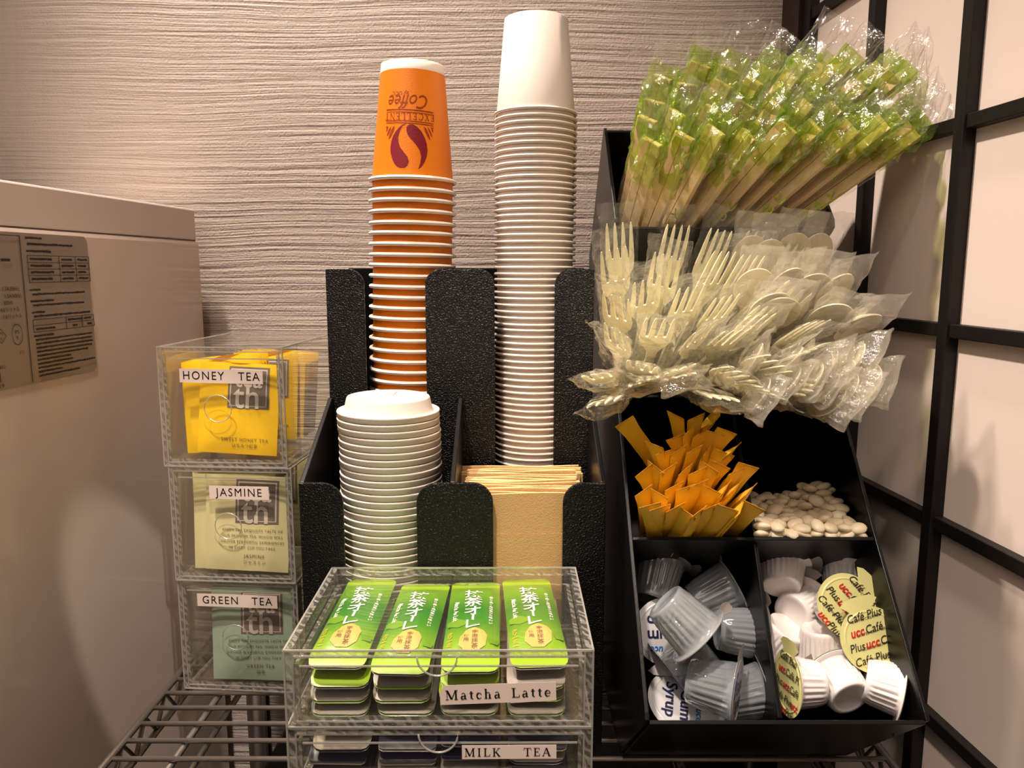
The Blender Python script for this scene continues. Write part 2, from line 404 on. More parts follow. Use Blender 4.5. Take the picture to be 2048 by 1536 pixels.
# serif lettering drawn from thick and thin strokes; glyph = (advance, [(width, points)...])
def arc(cx, cy, rx, ry, a0, a1, n=12):
    return [(cx + rx * math.cos(R(a0 + (a1 - a0) * k / n)), cy + ry * math.sin(R(a0 + (a1 - a0) * k / n))) for k in range(n + 1)]
B_, t_ = .125, .05
def sf(x, y, h=.12): return (t_, [(x - h, y), (x + h, y)])
GL = {
 'M': (.98, [(t_, [(.14, 0), (.14, .7)]), (B_, [(.16, .7), (.47, .04)]), (t_, [(.47, .04), (.78, .7)]), (B_, [(.80, 0), (.80, .7)]), sf(.14, .02, .11), sf(.12, .68, .10), sf(.80, .02, .13), sf(.82, .68, .12)]),
 'I': (.42, [(B_, [(.21, 0), (.21, .7)]), sf(.21, .02, .15), sf(.21, .68, .15)]),
 'L': (.66, [(B_, [(.20, 0), (.20, .7)]), sf(.20, .68, .15), (t_, [(.06, .025), (.60, .025)]), (t_, [(.59, .0), (.62, .2)])]),
 'K': (.78, [(B_, [(.20, 0), (.20, .7)]), sf(.20, .02, .14), sf(.20, .68, .14), (t_, [(.22, .26), (.62, .68)]), (B_, [(.34, .40), (.66, .02)]), sf(.66, .02, .12), sf(.62, .68, .12)]),
 'T': (.72, [(B_, [(.36, 0), (.36, .7)]), sf(.36, .02, .15), (t_, [(.05, .675), (.67, .675)]), (t_, [(.06, .7), (.04, .5)]), (t_, [(.66, .7), (.68, .5)])]),
 'E': (.68, [(B_, [(.20, 0), (.20, .7)]), (t_, [(.06, .025), (.58, .025)]), (t_, [(.06, .675), (.56, .675)]), (t_, [(.22, .36), (.44, .36)]), (t_, [(.57, 0), (.61, .2)]), (t_, [(.55, .7), (.57, .53)]), (t_, [(.44, .46), (.44, .27)])]),
 'A': (.78, [(t_, [(.10, .02), (.37, .7)]), (B_, [(.38, .7), (.66, .0)]), (t_, [(.2, .25), (.54, .25)]), sf(.10, .02, .10), sf(.66, .02, .13)]),
 'X': (.76, [(B_, [(.16, .7), (.60, 0)]), (t_, [(.60, .68), (.14, .02)]), sf(.16, .68, .13), sf(.60, .02, .13), sf(.14, .02, .1), sf(.6, .68, .1)]),
 'C': (.74, [(B_ * .85, arc(.40, .35, .30, .34, 110, 250)), (t_, arc(.40, .35, .30, .34, 40, 110)), (t_, arc(.40, .35, .30, .34, 250, 320)), (t_, [(.64, .72), (.64, .48)])]),
 'N': (.82, [(t_, [(.14, 0), (.14, .7)]), (B_, [(.14, .7), (.66, .0)]), (t_, [(.66, 0), (.66, .7)]), sf(.14, .02, .1), sf(.12, .68, .1), sf(.66, .68, .12)]),
 'a': (.52, [(B_, [(.36, .02), (.36, .33)]), (t_, arc(.24, .33, .13, .14, 0, 150)), (B_ * .8, arc(.2, .13, .11, .11, 90, 270)), (t_, [(.2, .24), (.36, .27)]), (t_, [(.2, .025), (.36, .09)]), (t_, [(.36, .03), (.47, .03)])]),
 't': (.38, [(B_, [(.18, .06), (.18, .58)]), (t_, [(.04, .44), (.34, .44)]), (t_, arc(.26, .1, .08, .08, 180, 320))]),
 'c': (.48, [(B_ * .85, arc(.26, .23, .17, .21, 100, 260)), (t_, arc(.26, .23, .17, .21, 30, 100)), (t_, arc(.26, .23, .17, .21, 260, 325)), (.1, [(.37, .34), (.41, .34)])]),
 'h': (.60, [(B_, [(.15, 0), (.15, .72)]), sf(.15, .02, .11), (t_, [(.05, .71), (.15, .71)]), (B_, [(.42, 0), (.42, .32)]), sf(.43, .02, .11), (t_, arc(.29, .32, .14, .14, 10, 160))]),
 'e': (.50, [(B_ * .85, arc(.26, .23, .18, .21, 95, 260)), (t_, arc(.26, .23, .18, .21, 0, 95)), (t_, [(.1, .235), (.44, .235)]), (t_, arc(.26, .23, .18, .21, 260, 320))]),
 ' ': (.5, []),
}
def serif(mb, body, size, mi, M=None, bend=None, track=.12, align=.5, sx=1):
    adv = sum((GL[c][0] + track) for c in body) - track
    x0 = -adv * align
    for c in body:
        for (wd, pts) in GL[c][1]:
            vs, fs = [], []
            for i, p in enumerate(pts):
                a = pts[max(i - 1, 0)]; b = pts[min(i + 1, len(pts) - 1)]
                dx, dy = b[0] - a[0], b[1] - a[1]; l = math.hypot(dx, dy) or 1
                nx, ny = -dy / l * wd / 2, dx / l * wd / 2
                if abs(nx) > abs(ny) and len(pts) == 2 and abs(dx) > .1: ny = 0; nx = math.copysign(wd * .62, nx)   # slanted stems end level
                for q in (1, -1):
                    v = ((x0 + p[0] + q * nx) * size * sx, (p[1] - .35 + q * ny) * size, 0)
                    vs.append(bend(*v) if bend else v)
            for i in range(len(pts) - 1): fs.append((2 * i, 2 * i + 1, 2 * i + 3, 2 * i + 2))
            mb.add(vs, fs, mi, False, M)
        x0 += GL[c][0] + track

# ------------------------------------------------------------------ the room
XR = lambda y: .33 + .08 * (.95 - y)         # the shoji wall runs not quite square to the back wall
b = MB(); b.box((-1.9, .95, 0), (.36, 1.05, 2.75)); struct(b.build('wall_back', ['combed_plaster']))
b = MB(); b.box((-1.9, -1.6, -.05), (.8, 1.05, 0)); struct(b.build('floor', ['dark_floor']))
b = MB(); b.box((-1.9, -1.6, 2.75), (.8, 1.05, 2.8)); struct(b.build('ceiling', ['ceiling_paint']))
MW = T(.33, .95, ZC) @ Matrix.Rotation(math.atan(.08), 4, 'Z')   # local -Y runs along the shoji wall towards the viewer
wr = MB().box((0, -2.2, -ZC), (.03, 0, 1.45)).build('wall_right', ['shoji_paper'], None, MW); struct(wr)
b = MB(); b.box((-.016, -.045, -ZC), (.004, .0, 1.45)); b.build('corner_stile', ['brown_wood'], wr)
for yy in (.897, .76, .62, .48, .34, .20):
    l = (yy - .95) / math.cos(math.atan(.08))
    wd = .011 if yy < .85 else .013
    MB().box((-.011, l - wd * .55, -ZC), (.003, l + wd * .55, 1.15)).build('stile', ['black_wood'], wr, bevel=.0008)
for zz in (-.865, -.70, -.538, -.375, -.208, -.049, .112, .275, .438, .60, .763, .926, 1.089, 1.252, 1.415):
    MB().box((-.0085, -2.2, zz - .0055), (.0025, -.045, zz + .0055)).build('rail', ['black_wood'], wr, bevel=.0008)

# ------------------------------------------------------------------ tall glossy appliance on the left
MA = T(-.371, .93, 0) @ Matrix.Rotation(-math.atan(.086) * -1 * -1, 4, 'Z')
t = thing('water_dispenser', 'tall glossy cream white appliance with a printed rating label, left of the wire shelf', 'appliance', MA)
MB().box((-.19, -.62, .0), (0, 0, ZC + .0325)).build('body', ['gloss_white'], t, bevel=.004)
MB().box((-.189, -.618, ZC + .0335), (-.0035, -.001, ZC + .0695)).build('lid', ['lid_white'], t, bevel=.002)
b = MB(); b.box((-.188, -.617, ZC + .0320), (-.004, -.003, ZC + .034)); b.build('seam', ['seam_dark'], t)
# rating label: local x of the label = along the face, running from the back (right end) forwards
b = MB()
LH = [(-.40, -.094), (-.219, -.094), (-.215, -.090), (-.215, .025), (-.219, .029), (-.40, .029)]
def lab(x, y, z=0): return (.0008 + z, x, y + ZC)
b.prism([(p[0], p[1] + ZC) for p in LH], 0, .0007, 'x', 0)
MLB = Matrix(((0, 0, 1, .0012), (1, 0, 0, 0), (0, .711, 0, ZC + .0134), (0, 0, 0, 1))) @ T(-.215, 0, 0) @ Matrix.Diagonal((.88, 1, 1, 1)) @ T(.213, 0, 0)
def bar(x0, y0, x1, y1): b.box((x0, y0, -.0001), (x1, y1, .0001), 1, MLB)
def dashes(x, y, n, h=.0032):
    q = x
    for k in range(n):
        l = rnd.choice((.0018, .0026, .0032, .0032))
        if q + l > -.2155: break
        bar(q, y - h * .5 * rnd.uniform(.6, 1), q + l, y + h * .5 * rnd.uniform(.6, 1)); q += l + .0008
xs = -.312
bar(xs, -.149, xs + .0007, .0185); bar(-.40, .0178, xs, .0185)
dashes(xs + .008, .0165, 7, .003); dashes(xs + .010, .0095, 19, .0032); dashes(xs + .008, .0015, 9)
for yy in (-.0035, -.0115, -.0190, -.0265, -.0345): bar(xs + .008, yy - .0003, -.213, yy + .0003)
for xx in (xs + .008, xs + .052, xs + .077, -.2136): bar(xx, -.0345, xx + .0005, -.0035)
for yy in (-.0075, -.0152, -.0228, -.0305):
    dashes(xs + .012, yy, 9, .003); dashes(xs + .056, yy, 5, .003); dashes(xs + .081, yy, 4, .003)
for yy, n in ((-.0430, 4), (-.0480, 22), (-.0560, 9), (-.0608, 21), (-.0690, 5), (-.0735, 27)): dashes(xs + .008 + (.003 if n > 12 else 0), yy, n, .0028)
for yy in (-.0775, -.0845, -.0920): bar(xs + .008, yy - .0003, -.2125, yy + .0003)
for xx in (xs + .008, xs + .055, xs + .08, -.213): bar(xx, -.0920, xx + .0005, -.0775)
dashes(xs + .059, -.081, 6, .003); dashes(xs + .084, -.081, 4, .003); dashes(xs + .012, -.0885, 7, .003); dashes(xs + .066, -.0885, 2, .003); dashes(xs + .089, -.0885, 2, .003)
dashes(xs + .008, -.0965, 8, .0028)
for k, n in enumerate((27, 26, 28, 27, 22, 14, 15, 26, 10, 18)): dashes(xs + .010, -.1010 - .0047 * k, n, .0026)
TALL = Matrix.Diagonal((1, 1.4, 1, 1))
for body, x, y, sz in (('1.7A(50Hz)', -.329, -.041, .0046), ('1.5A(60Hz)', -.327, -.049, .0046), (': 300W', -.335, -.0565, .0046), (': 4.6リットル', -.333, -.064, .0046), (': 1.6リットル', -.331, -.0715, .0046), ('パ1', -.322, -.113, .0042)):
    b.text(body, sz, 1, MLB @ T(x, y, .0002) @ TALL)
def ring(cx, cy, r, wd, rx=1): 
    vs = []; fs = []
    for k in range(28):
        a = 2 * math.pi * k / 28
        for q in (r - wd, r): vs.append((cx + q * rx * math.cos(a), cy + q / .711 * math.sin(a), .0002))
    for k in range(28): fs.append((2 * k, 2 * k + 1, (2 * k + 3) % 56, (2 * k + 2) % 56))
    b.add(vs, fs, 1, False, MLB)
ring(-.326, -.092, .0085, .0006, .8); b.text('PS', .006, 1, MLB @ T(-.326, -.0895, .0002)); b.text('E', .005, 1, MLB @ T(-.326, -.0955, .0002))
for s_ in ((1, 1), (1, -1), (-1, 1), (-1, -1)):
    b.add([(-.346, -.092 + .0085 * s_[1], .0002), (-.346 + .0068 * s_[0], -.092, .0002), (-.346 + .0061 * s_[0], -.092, .0002), (-.346, -.092 + .0077 * s_[1], .0002)], [(0, 1, 2, 3)], 1, False, MLB)
b.text('PS', .005, 1, MLB @ T(-.346, -.0895, .0002)); b.text('E', .004, 1, MLB @ T(-.346, -.0945, .0002))
ring(-.372, -.092, .0115, .0022, .9)
bar(-.337, -.0105, -.326, -.0075)
for k in range(14): 
    xx = -.352 - .0028 * k; bar(xx, -.142, xx + rnd.choice((.0006, .0012, .0016)), -.130)
b.text('889', .006, 1, MLB @ T(-.354, -.1465, .0002), space=1.6); b.text('802', .005, 1, MLB @ T(-.348, -.126, .0002))
b.build('rating_label', ['silver_label', 'label_ink'], t)['label'] = 'silver grey sticker with fine dark print'

# ------------------------------------------------------------------ wire shelf
SH = ZC - .40
t = thing('wire_shelf', 'dark chrome wire rack shelf carrying the boxes and holders', 'shelf', T(0, 0, SH))
X0, X1 = -.334, .312
yk = .36
while yk < .93:
    MB().tube([(X0, yk, -.0022), (X1, yk, -.0022)], .0022, 8).build('wire', ['wire_metal'], t); yk += .0251
for xx, nm in ((X0, 'side_truss'), (X1, 'side_truss')):
    b = MB(); b.tube([(xx, .33, -.002), (xx, .94, -.002)], .0032, 10); b.tube([(xx, .33, -.030), (xx, .94, -.030)], .0032, 10)
    zz = []; y0 = .34; k = 0
    while y0 < .93: zz.append((xx, y0, -.003 if k % 2 else -.029)); y0 += .0205; k += 1
    b.tube(zz, .0022, 8); b.build(nm, ['wire_metal'], t)
for xx in (-.283, -.07, .14, .262):
    b = MB(); b.tube([(xx, .34, -.0075), (xx, .93, -.0075)], .003, 10); b.tube([(xx + .004, .34, -.030), (xx + .004, .93, -.030)], .003, 10)
    b.build('cross_rod', ['wire_metal'], t)
b = MB(); b.tube([(X0, .935, -.002), (X1, .935, -.002)], .0032); b.tube([(X0, .335, -.002), (X1, .335, -.002)], .0032); b.build('edge_rail', ['wire_metal'], t)
for xx in (X0, X1):
    for yy in (.32, .945 - .012): 
        b = MB(); b.lathe([(.0, -SH + .002), (.012, -SH + .002), (.012, .03), (0, .03)], 20); b.build('post', ['wire_metal'], t, T(xx, yy, 0))
t = thing('black_cabinet', 'black flat-topped cabinet standing under the wire shelf', 'cabinet', T(0, 0, 0))
MB().box((-.262, .38, .03), (.25, .93, SH - .12)).build('body', ['black_plastic'], t, bevel=.004)
b = MB(); b.box((-.25, .376, .06), (.24, .381, SH - .15)); b.build('door', ['black_plastic'], t, bevel=.002)
for xx in (-.24, .23):
    for yy in (.40, .91): MB().lathe([(0, 0), (.012, 0), (.014, .031), (0, .031)], 16).build('foot', ['black_plastic'], t, T(xx, yy, 0))

# ------------------------------------------------------------------ tea bag boxes
def acrylic_case(t, w_, d, h, th=.0028, finger=True):
    """open-fronted clear case: floor, roof, two sides and back"""
    x = w_ / 2
    b = MB()
    b.panel((-x, 0, 0), (-x + th, d, h)); b.panel((x - th, 0, 0), (x, d, h))
    b.panel((-x + th, 0, 0), (x - th, d, th)); b.panel((-x + th, 0, h - th), (x - th, d, h)); b.panel((-x + th, d - th, th), (x - th, d, h - th))
    e = .0006
    for (px, pz) in ((-x, 0), (x, 0), (-x, h), (x, h)):
        b.box((px - e, 0, pz - e), (px + e, d, pz + e), 2)
        b.box((px - e, -e, min(pz, 0) if pz == 0 else 0), (px + e, e, h), 2) if pz == 0 else None
    for pz in (0, h): b.box((-x, -e, pz - e), (x, e, pz + e), 2); b.box((-x, d - e, pz - e), (x, d + e, pz + e), 2)
    return b.build('case', ['acrylic', 'acrylic_edge', 'acrylic_line'], t)
def drawer(t, w_, d, h, th=.0028):
    x = w_ / 2 - .0036; z0, z1 = .0036, h - .004
    b = MB()
    b.panel((-x, .0006, z0), (x, .0006 + th, z1)); b.panel((-x, th, z0), (-x + th, d - .006, z1 - .006)); b.panel((x - th, th, z0), (x, d - .006, z1 - .006))
    b.panel((-x + th, th, z0), (x - th, d - .006, z0 + th)); b.panel((-x + th, d - .006 - th, z0), (x - th, d - .006, z1 - .006))
    e = .0005
    for px in (-x, x): b.box((px - e, -e + .0006, z0), (px + e, .0006 + e, z1), 2); b.box((px * .972 - .001, .0008, z0 + .003), (px * .972 + .001, .0008 + th, z1 - .003), 1)
    for pz in (z0, z1): b.box((-x, -e + .0006, pz - e), (x, .0006 + e, pz + e), 2)
    b.box((-x + .004, -e + .001, z1 - .0068), (x - .004, .001 + e, z1 - .0058), 2)
    return b.build('drawer', ['acrylic', 'acrylic_edge', 'acrylic_line'], t)
def sticker(par, body, wd, ht, M, size, font, sx=1, space=1.3, size2=None, poly=None):
    b = MB(); b.prism(poly or [(-wd / 2, -ht / 2), (wd / 2, -ht / 2), (wd / 2, ht / 2), (-wd / 2, ht / 2)], -.0002, 0, 'z', 0)
    if font == 'sans': b.text(body, size, 1, T(0, 0, .0002), sx=sx, space=space)
    else: serif(b, body, size, 1, T(-.001, 0, .0002), sx=sx, track=space)
    o = b.build('name_label', ['tape', 'ink'], par, M); o['label'] = 'pale tape strip reading ' + body
    return o
FRONT = RX(90)                        # local x right, y up, facing the viewer
def tea_bag_mesh(foil, title, jp, lines, seed):
    r_ = random.Random(seed); w_, h = .040, .045
    b = MB()
    ph = r_.uniform(0, 6)
    def surf(x, y): 
        ex = 1 - (abs(x) / w_) ** 4; ey = 1 - (max(0, abs(y) - .004) / (h - .004)) ** 4
        return .0022 * max(0, min(ex, ey)) + .0006 * math.sin(x * 90 + ph) * math.sin(y * 70 + ph) * max(0, ex)
    b.grid(lambda u, v: ((u - .5) * 2 * w_, (v - .5) * 2 * h, surf((u - .5) * 2 * w_, (v - .5) * 2 * h) + .0002), 12, 14, 0)
    b.grid(lambda u, v: ((.5 - u) * 2 * w_, (v - .5) * 2 * h, -surf((u - .5) * 2 * w_, (v - .5) * 2 * h) * .7 - .0002), 12, 14, 1)
    bend = lambda x, y, z: (x, y, surf(x, y) + .0005 + z)
    def rect(x0, y0, x1, y1, mi, dz=0): b.shape([(x0, y0), (x1, y0), (x1, y1), (x0, y1)], mi, None, lambda x, y, z: bend(x, y, dz), .012)
    # framed emblem with big cropped letters
    lx, ly, q = .010, .021, .0205
    rect(lx - q, ly - q, lx + q, ly + q, 2); rect(lx - q + .002, ly - q + .002, lx + q - .002, ly + q - .002, 3, .0002); rect(lx - q + .0032, ly - q + .0032, lx + q - .0032, ly + q - .0032, 2, .0004)
    up = lambda x, y, z: bend(x, y, .0006)
    b.text('tea', .026, 3, None, lambda x, y, z: up(x + lx, y + ly + .0085, z), sx=.86, off=.01); b.text('th', .034, 3, None, lambda x, y, z: up(x + lx - .001, y + ly - .0095, z), sx=.95, off=.01)
    for k, s_ in enumerate(lines): b.text(s_, .0034, 4, None, lambda x, y, z: up(x + .006, y - .006 - .0055 * k, z), space=1.15)
    b.text(title, .0046, 4, None, lambda x, y, z: up(x + .008, y - .0305, z), space=1.2)
    b.text(jp, .0042, 4, None, lambda x, y, z: up(x + .008, y - .0365, z), space=1.1)
    return b, [foil, 'honey_side' if foil == 'honey_foil' else foil, 'logo_grey', 'logo_light', 'small_print']
LN = ['ENJOY THE EXQUISITE TASTE OF', 'OUR PREMIUM TEA, WHICH WILL', 'DELIVER FLAVORFUL EXPERIENCES', 'IN EVERY CUP YOU TAKE']
BOX = [('honey', 'HONEY   TEA', 'honey_foil', 'SWEET HONEY TEA', 'はちみつ紅茶', [], 16, .0, .105, 'yellow honey tea bag'),
       ('jasmine', 'JASMINE', 'jasmine_foil', 'JASMINE', 'ジャスミン', LN, 12, .0, .0, 'cream jasmine tea bag'),
       ('green', 'GREEN   TEA', 'green_foil', 'GREEN TEA', '緑茶', LN, 6, 0, 0, 'pale green tea bag')]
POSN = {'honey': 'top', 'jasmine': 'middle', 'green': 'bottom'}
BW, BD, BH = .1145, .165, .1095
for k, (nm, lab_, foil, title, jp, lines, n, _, _, lbl) in enumerate(BOX):
    zb = -.3990 + (2 - k) * (BH + .0006)
    sh = (.0, -.0004, .0012)[k]
    M = W(-.2585 + (-.0030, .0004, .0008)[k], .6845 + sh, zb) @ RZ(-4 + (.5, .0, -.4)[k])
    t = thing('tea_bag_box', 'clear acrylic tea bag box labelled %s, %s of the stack of three' % (lab_.replace('   ', ' '), POSN[nm]), 'storage box', M, 'stacked acrylic tea bag boxes')
    acrylic_case(t, BW, BD, BH)
    d = drawer(t, BW, BD, BH)
    lx, lz, lw = {'honey': (.0005, .0835, .0765), 'jasmine': (.008, .086, .056), 'green': (-.0005, .0905, .0775)}[nm]
    sticker(d, lab_, lw, .0125, T(lx, -.0006, lz) @ FRONT @ RZ(-.8 if nm == 'honey' else 0), .0108, 'sans', .92, 1.22)
    b = MB(); b.tube([(.0125 * math.cos(a_ / 20 * 6.2832), 0, .0125 * math.sin(a_ / 20 * 6.2832)) for a_ in range(20)], .0005, 6, closed=True)
    b.build('finger_hole', ['acrylic_line'], d, T(-.004, -.0004, .054))
    mb, mats = tea_bag_mesh(foil, title, jp, lines, k)
    me = None
    for j in range(n):
        if nm == 'honey': off = ((.0100, -.0045, -.0070, -.0080, -.0085, -.0085, -.0085, -.0085, .004, .009, .010, .010, .009, .010, .010, .010)[j],  .012 + j * .0062 + (.02 if j > 7 else 0), .0502); rot = (2.5, -3, -4, -5, -5.5, -6, -6.2, -6.5, 1, 2, 3, 2, 3, 3, 2, 3)[j]
        elif nm == 'jasmine': off = ((.0098, -.003, -.0048, -.0060, -.0068, -.007, -.0072, -.0072, .003, .008, .009, .008)[j], .010 + j * .0062 + (.02 if j > 7 else 0), .0525); rot = (1.5, -1, -2, -3, -3.5, -4, -4, -4.4, 0, 2, 2, 2)[j]
        else: off = (.0085 - .0012 * j, .010 + j * .0085, .0525); rot = -1 - j * .5
        off = (max(off[0] * (1.5 if j and off[0] < 0 else 1), -.0112 if nm == 'honey' else -.0072), off[1], off[2] + .042 * math.sin(R(abs(rot))))
        Ml = M @ T(*off) @ RX(84 + rnd.uniform(-.6, .6)) @ RZ(-rot) @ Matrix.Scale(.93 if nm == 'honey' else 1, 4)
        lb = '%s, %s behind the front of the %s box' % (lbl, nth(j), POSN[nm]) if j else '%s at the front of the %s box, %s' % (lbl, POSN[nm], 'facing out')
        if me is None: o = mb.build('tea_bag', mats, None, Ml); me = o.data
        else: o = bpy.data.objects.new('tea_bag', me); COL.objects.link(o); o.matrix_world = Ml
        tag(o, lb, 'tea bag', '%s tea bags' % nm)

# ------------------------------------------------------------------ black cup and lid holder
def rounded(x0, x1, z0, z1, rl, rr, n=6):
    """plate outline with round upper corners"""
    p = [(x0, z0), (x1, z0)]
    p += [(x1 - rr + rr * math.cos(R(90 * k / n)), z1 - rr + rr * math.sin(R(90 * k / n))) for k in range(n + 1)] if rr else [(x1, z1)]
    p += [(x0 + rl + rl * math.cos(R(90 + 90 * k / n)), z1 - rl + rl * math.sin(R(90 + 90 * k / n))) for k in range(n + 1)] if rl else [(x0, z1)]
    return p
t = thing('cup_holder', 'black pebbled plastic holder with slots for cups, lids and napkins', 'cup holder', W(0, 0, 0))
HX0, HX1, HXM = -.168, .0742, -.0470
for y, zt, cuts in ((.587, -.1666, ((HX0, -.1335, 0, .016), (-.0755, -.0150, .016, .016), (.0402, HX1, .016, 0))),
                    (.700, .0, ((HX0, -.1335, 0, .014), (-.0785, -.0158, .014, .014), (.0386, HX1, .014, 0)))):
    for x0, x1, rl, rr in cuts:
        b = MB(); b.prism(rounded(x0, x1, -.397, zt, rl, rr), y, y + .0035, 'y')
        b.build('front_plate', ['pebbled_black'], t, bevel=.0007)
for xx in (HX0, HXM - .002, HX1 - .004):
    b = MB(); b.prism([(.5905, -.397), (.7, -.397), (.7, -.1175), (.694, -.1165), (.5905, -.1666)], xx, xx + .004, 'x'); b.build('side_panel', ['black_plastic'], t, bevel=.0007)
    b = MB(); b.prism([(.7035, -.397), (.80, -.397), (.80, 0), (.7035, 0)], xx, xx + .004, 'x'); b.build('divider', ['black_plastic'], t, bevel=.0007)
MB().box((HX0, .80, -.397), (HX1, .804, .001)).build('back_panel', ['black_plastic'], t, bevel=.0007)
MB().box((HX0 + .004, .5905, -.270), (HX1 - .004, .70, -.266)).build('floor_panel', ['black_plastic'], t)
MB().box((HX0 + .004, .7035, -.2055), (HX1 - .004, .80, -.2015)).build('floor_panel', ['black_plastic'], t)

# ------------------------------------------------------------------ cups
def cup(rim, bot, h, bead, mats, band=0, body='paper_cup', n=44):
    b = MB()
    k = (rim - bot) / h
    pr = [(rim, 0), (rim - k * (h - band), h - band)] if band else [(rim, 0)]
    mi = [0]
    pr += [(bot, h), (bot - .0012, h + .0002), (bot - .0018, h - .0015), (bot - .0018, h - .005), (0, h - .005)]
    mis = ([0, 1] if band else [0]) + [1 if band else 0] * 4
    b.lathe(pr, n, 0, mis=mis)
    b.lathe([(bot + k * .0055 - .0002, h - .0055), (rim - .0002, 0)], n, 1 if band else 0)
    b2 = MB()
    b2.lathe([(rim + bead - .0003 + bead * math.cos(R(a)), bead * math.sin(R(a))) for a in range(0, 361, 45)], n, 0)
    return b, b2
def stack(name, cx, cy, z0, n, pitch, spec, mats, rimmat, label, group, lean=0, extra=None):
    b, b2 = spec
    base = W(cx, cy, z0) @ RY(lean)
    me = rm = None
    for i in range(n):
        M = base @ T(rnd.uniform(-.0001, .0001), rnd.uniform(-.0001, .0001), -pitch * i + rnd.uniform(-.0004, .0004)) @ RX(rnd.uniform(-.12, .12)) @ RY(rnd.uniform(-.12, .12)) @ RZ(rnd.uniform(0, 0 if i == 0 else 360))
        if me is None:
            o = b.build(name, mats, None, M); r_ = b2.build('rim', [rimmat], o); me, rm = o.data, r_.data
            if extra: extra(o)
        else:
            o = bpy.data.objects.new(name, me); COL.objects.link(o); o.matrix_world = M
            r_ = bpy.data.objects.new('rim', rm); COL.objects.link(r_); r_.parent = o
        tag(o, label % ('topmost' if i == 0 else nth(i + 1) + ' from the top'), 'cup', group)
OR, OB, OHH = .0380, .0290, .1032
def orange_print(o):
    """dark red print on the front of the topmost cup; drawn upright for the drinker, so upside down here"""
    b = MB()
    k = (OR - OB) / OHH
    def bend(x, y, z):      # x to the viewer's right, y up in the picture
        r_ = OR - k * y + .00025; a = x / r_ - R(90) + R(2)
        return (r_ * math.cos(a), r_ * math.sin(a), y)
    S_ = 1 / 5.906 * .00047
    P = lambda px, py: ((px - 515) * S_ * 1.0, (1360 - py) * S_ * 1.03 + .0065)
    lob1 = [(485, 868), (440, 880), (400, 910), (360, 950), (325, 1000), (302, 1060), (292, 1120), (296, 1180), (312, 1235), (345, 1295), (385, 1330), (430, 1342), (470, 1335), (500, 1310), (512, 1270), (500, 1225), (460, 1180), (415, 1125), (390, 1060), (388, 1000), (410, 935), (440, 895)]
    lob2 = [(482, 940), (487, 905), (515, 878), (560, 876), (610, 905), (655, 950), (690, 1005), (715, 1070), (725, 1140), (715, 1210), (690, 1275), (655, 1320), (618, 1352), (642, 1290), (652, 1215), (635, 1150), (590, 1085), (535, 1030), (497, 985)]
    for lob in (lob1, lob2): b.shape([P(*q) for q in lob], 0, None, bend, .004)
    for (y0, y1) in ((708, 718), (735, 741), (828, 836), (850, 858)):
        x0, x1 = (225, 800)
        b.shape([P(x0, y0), P(x0, y1), P(x1, y1 + 18), P(x1, y0 + 18)], 1, None, bend, .003)
    c = P(512, 790)
    serif(b, 'EXCELLENT', .0084, 1, None, lambda x, y, z: bend(c[0] - x, c[1] - y, z), .10, .5, .80)
    c2 = P(505, 625)
    b.text('Coffee', .0175, 1, None, lambda x, y, z: bend(c2[0] - x, c2[1] - y, z), sx=.80, shear=.35, off=-.004)
    c3 = P(410, 545)
    b.text('by UCC', .0048, 1, None, lambda x, y, z: bend(c3[0] - x, c3[1] - y, z), shear=.2)
    def leaf(x0, y0, x1, y1, wd, mi=1):
        dx, dy = x1 - x0, y1 - y0; l = math.hypot(dx, dy); nx, ny = -dy / l * wd, dx / l * wd
        pts = [(x0, y0), (x0 + .3 * dx + nx, y0 + .3 * dy + ny), (x0 + .7 * dx + nx, y0 + .7 * dy + ny), (x1, y1), (x0 + .7 * dx - nx, y0 + .7 * dy - ny), (x0 + .3 * dx - nx, y0 + .3 * dy - ny)]
        b.shape([P(*q) for q in pts], mi, None, bend, .004)
    for sgn in (1, -1):
        mx = lambda x: 512 + sgn * (x - 512)
        yo = 0 if sgn > 0 else 0
        leaf(mx(262), 1035, mx(345), 885, 14); leaf(mx(235), 1000, mx(300), 890, 9); leaf(mx(228), 950, mx(255), 885, 8); leaf(mx(222), 905, mx(240), 890, 6); leaf(mx(300), 960, mx(325), 900, 5)
    b.build('print', ['maroon_ink', 'brown_ink'], o)['label'] = 'dark red bean emblem and lettering'
stack('orange_paper_cup', -.0935, .746, .0812, 28, .0098, cup(OR, OB, OHH, .0019, None, .0085), ['orange_print', 'white_paper'], 'white_paper',
      'orange paper cup upside down with white rim, %s of the orange stack', 'orange paper cups', lean=1.2, extra=orange_print)
stack('white_paper_cup', .0221, .744, .1412, 57, .00582, cup(.0363, .0290, .083, .0014, None), ['white_paper'], 'white_paper',
      'plain white paper cup upside down, %s of the tall white stack', 'white paper cups', lean=.15)

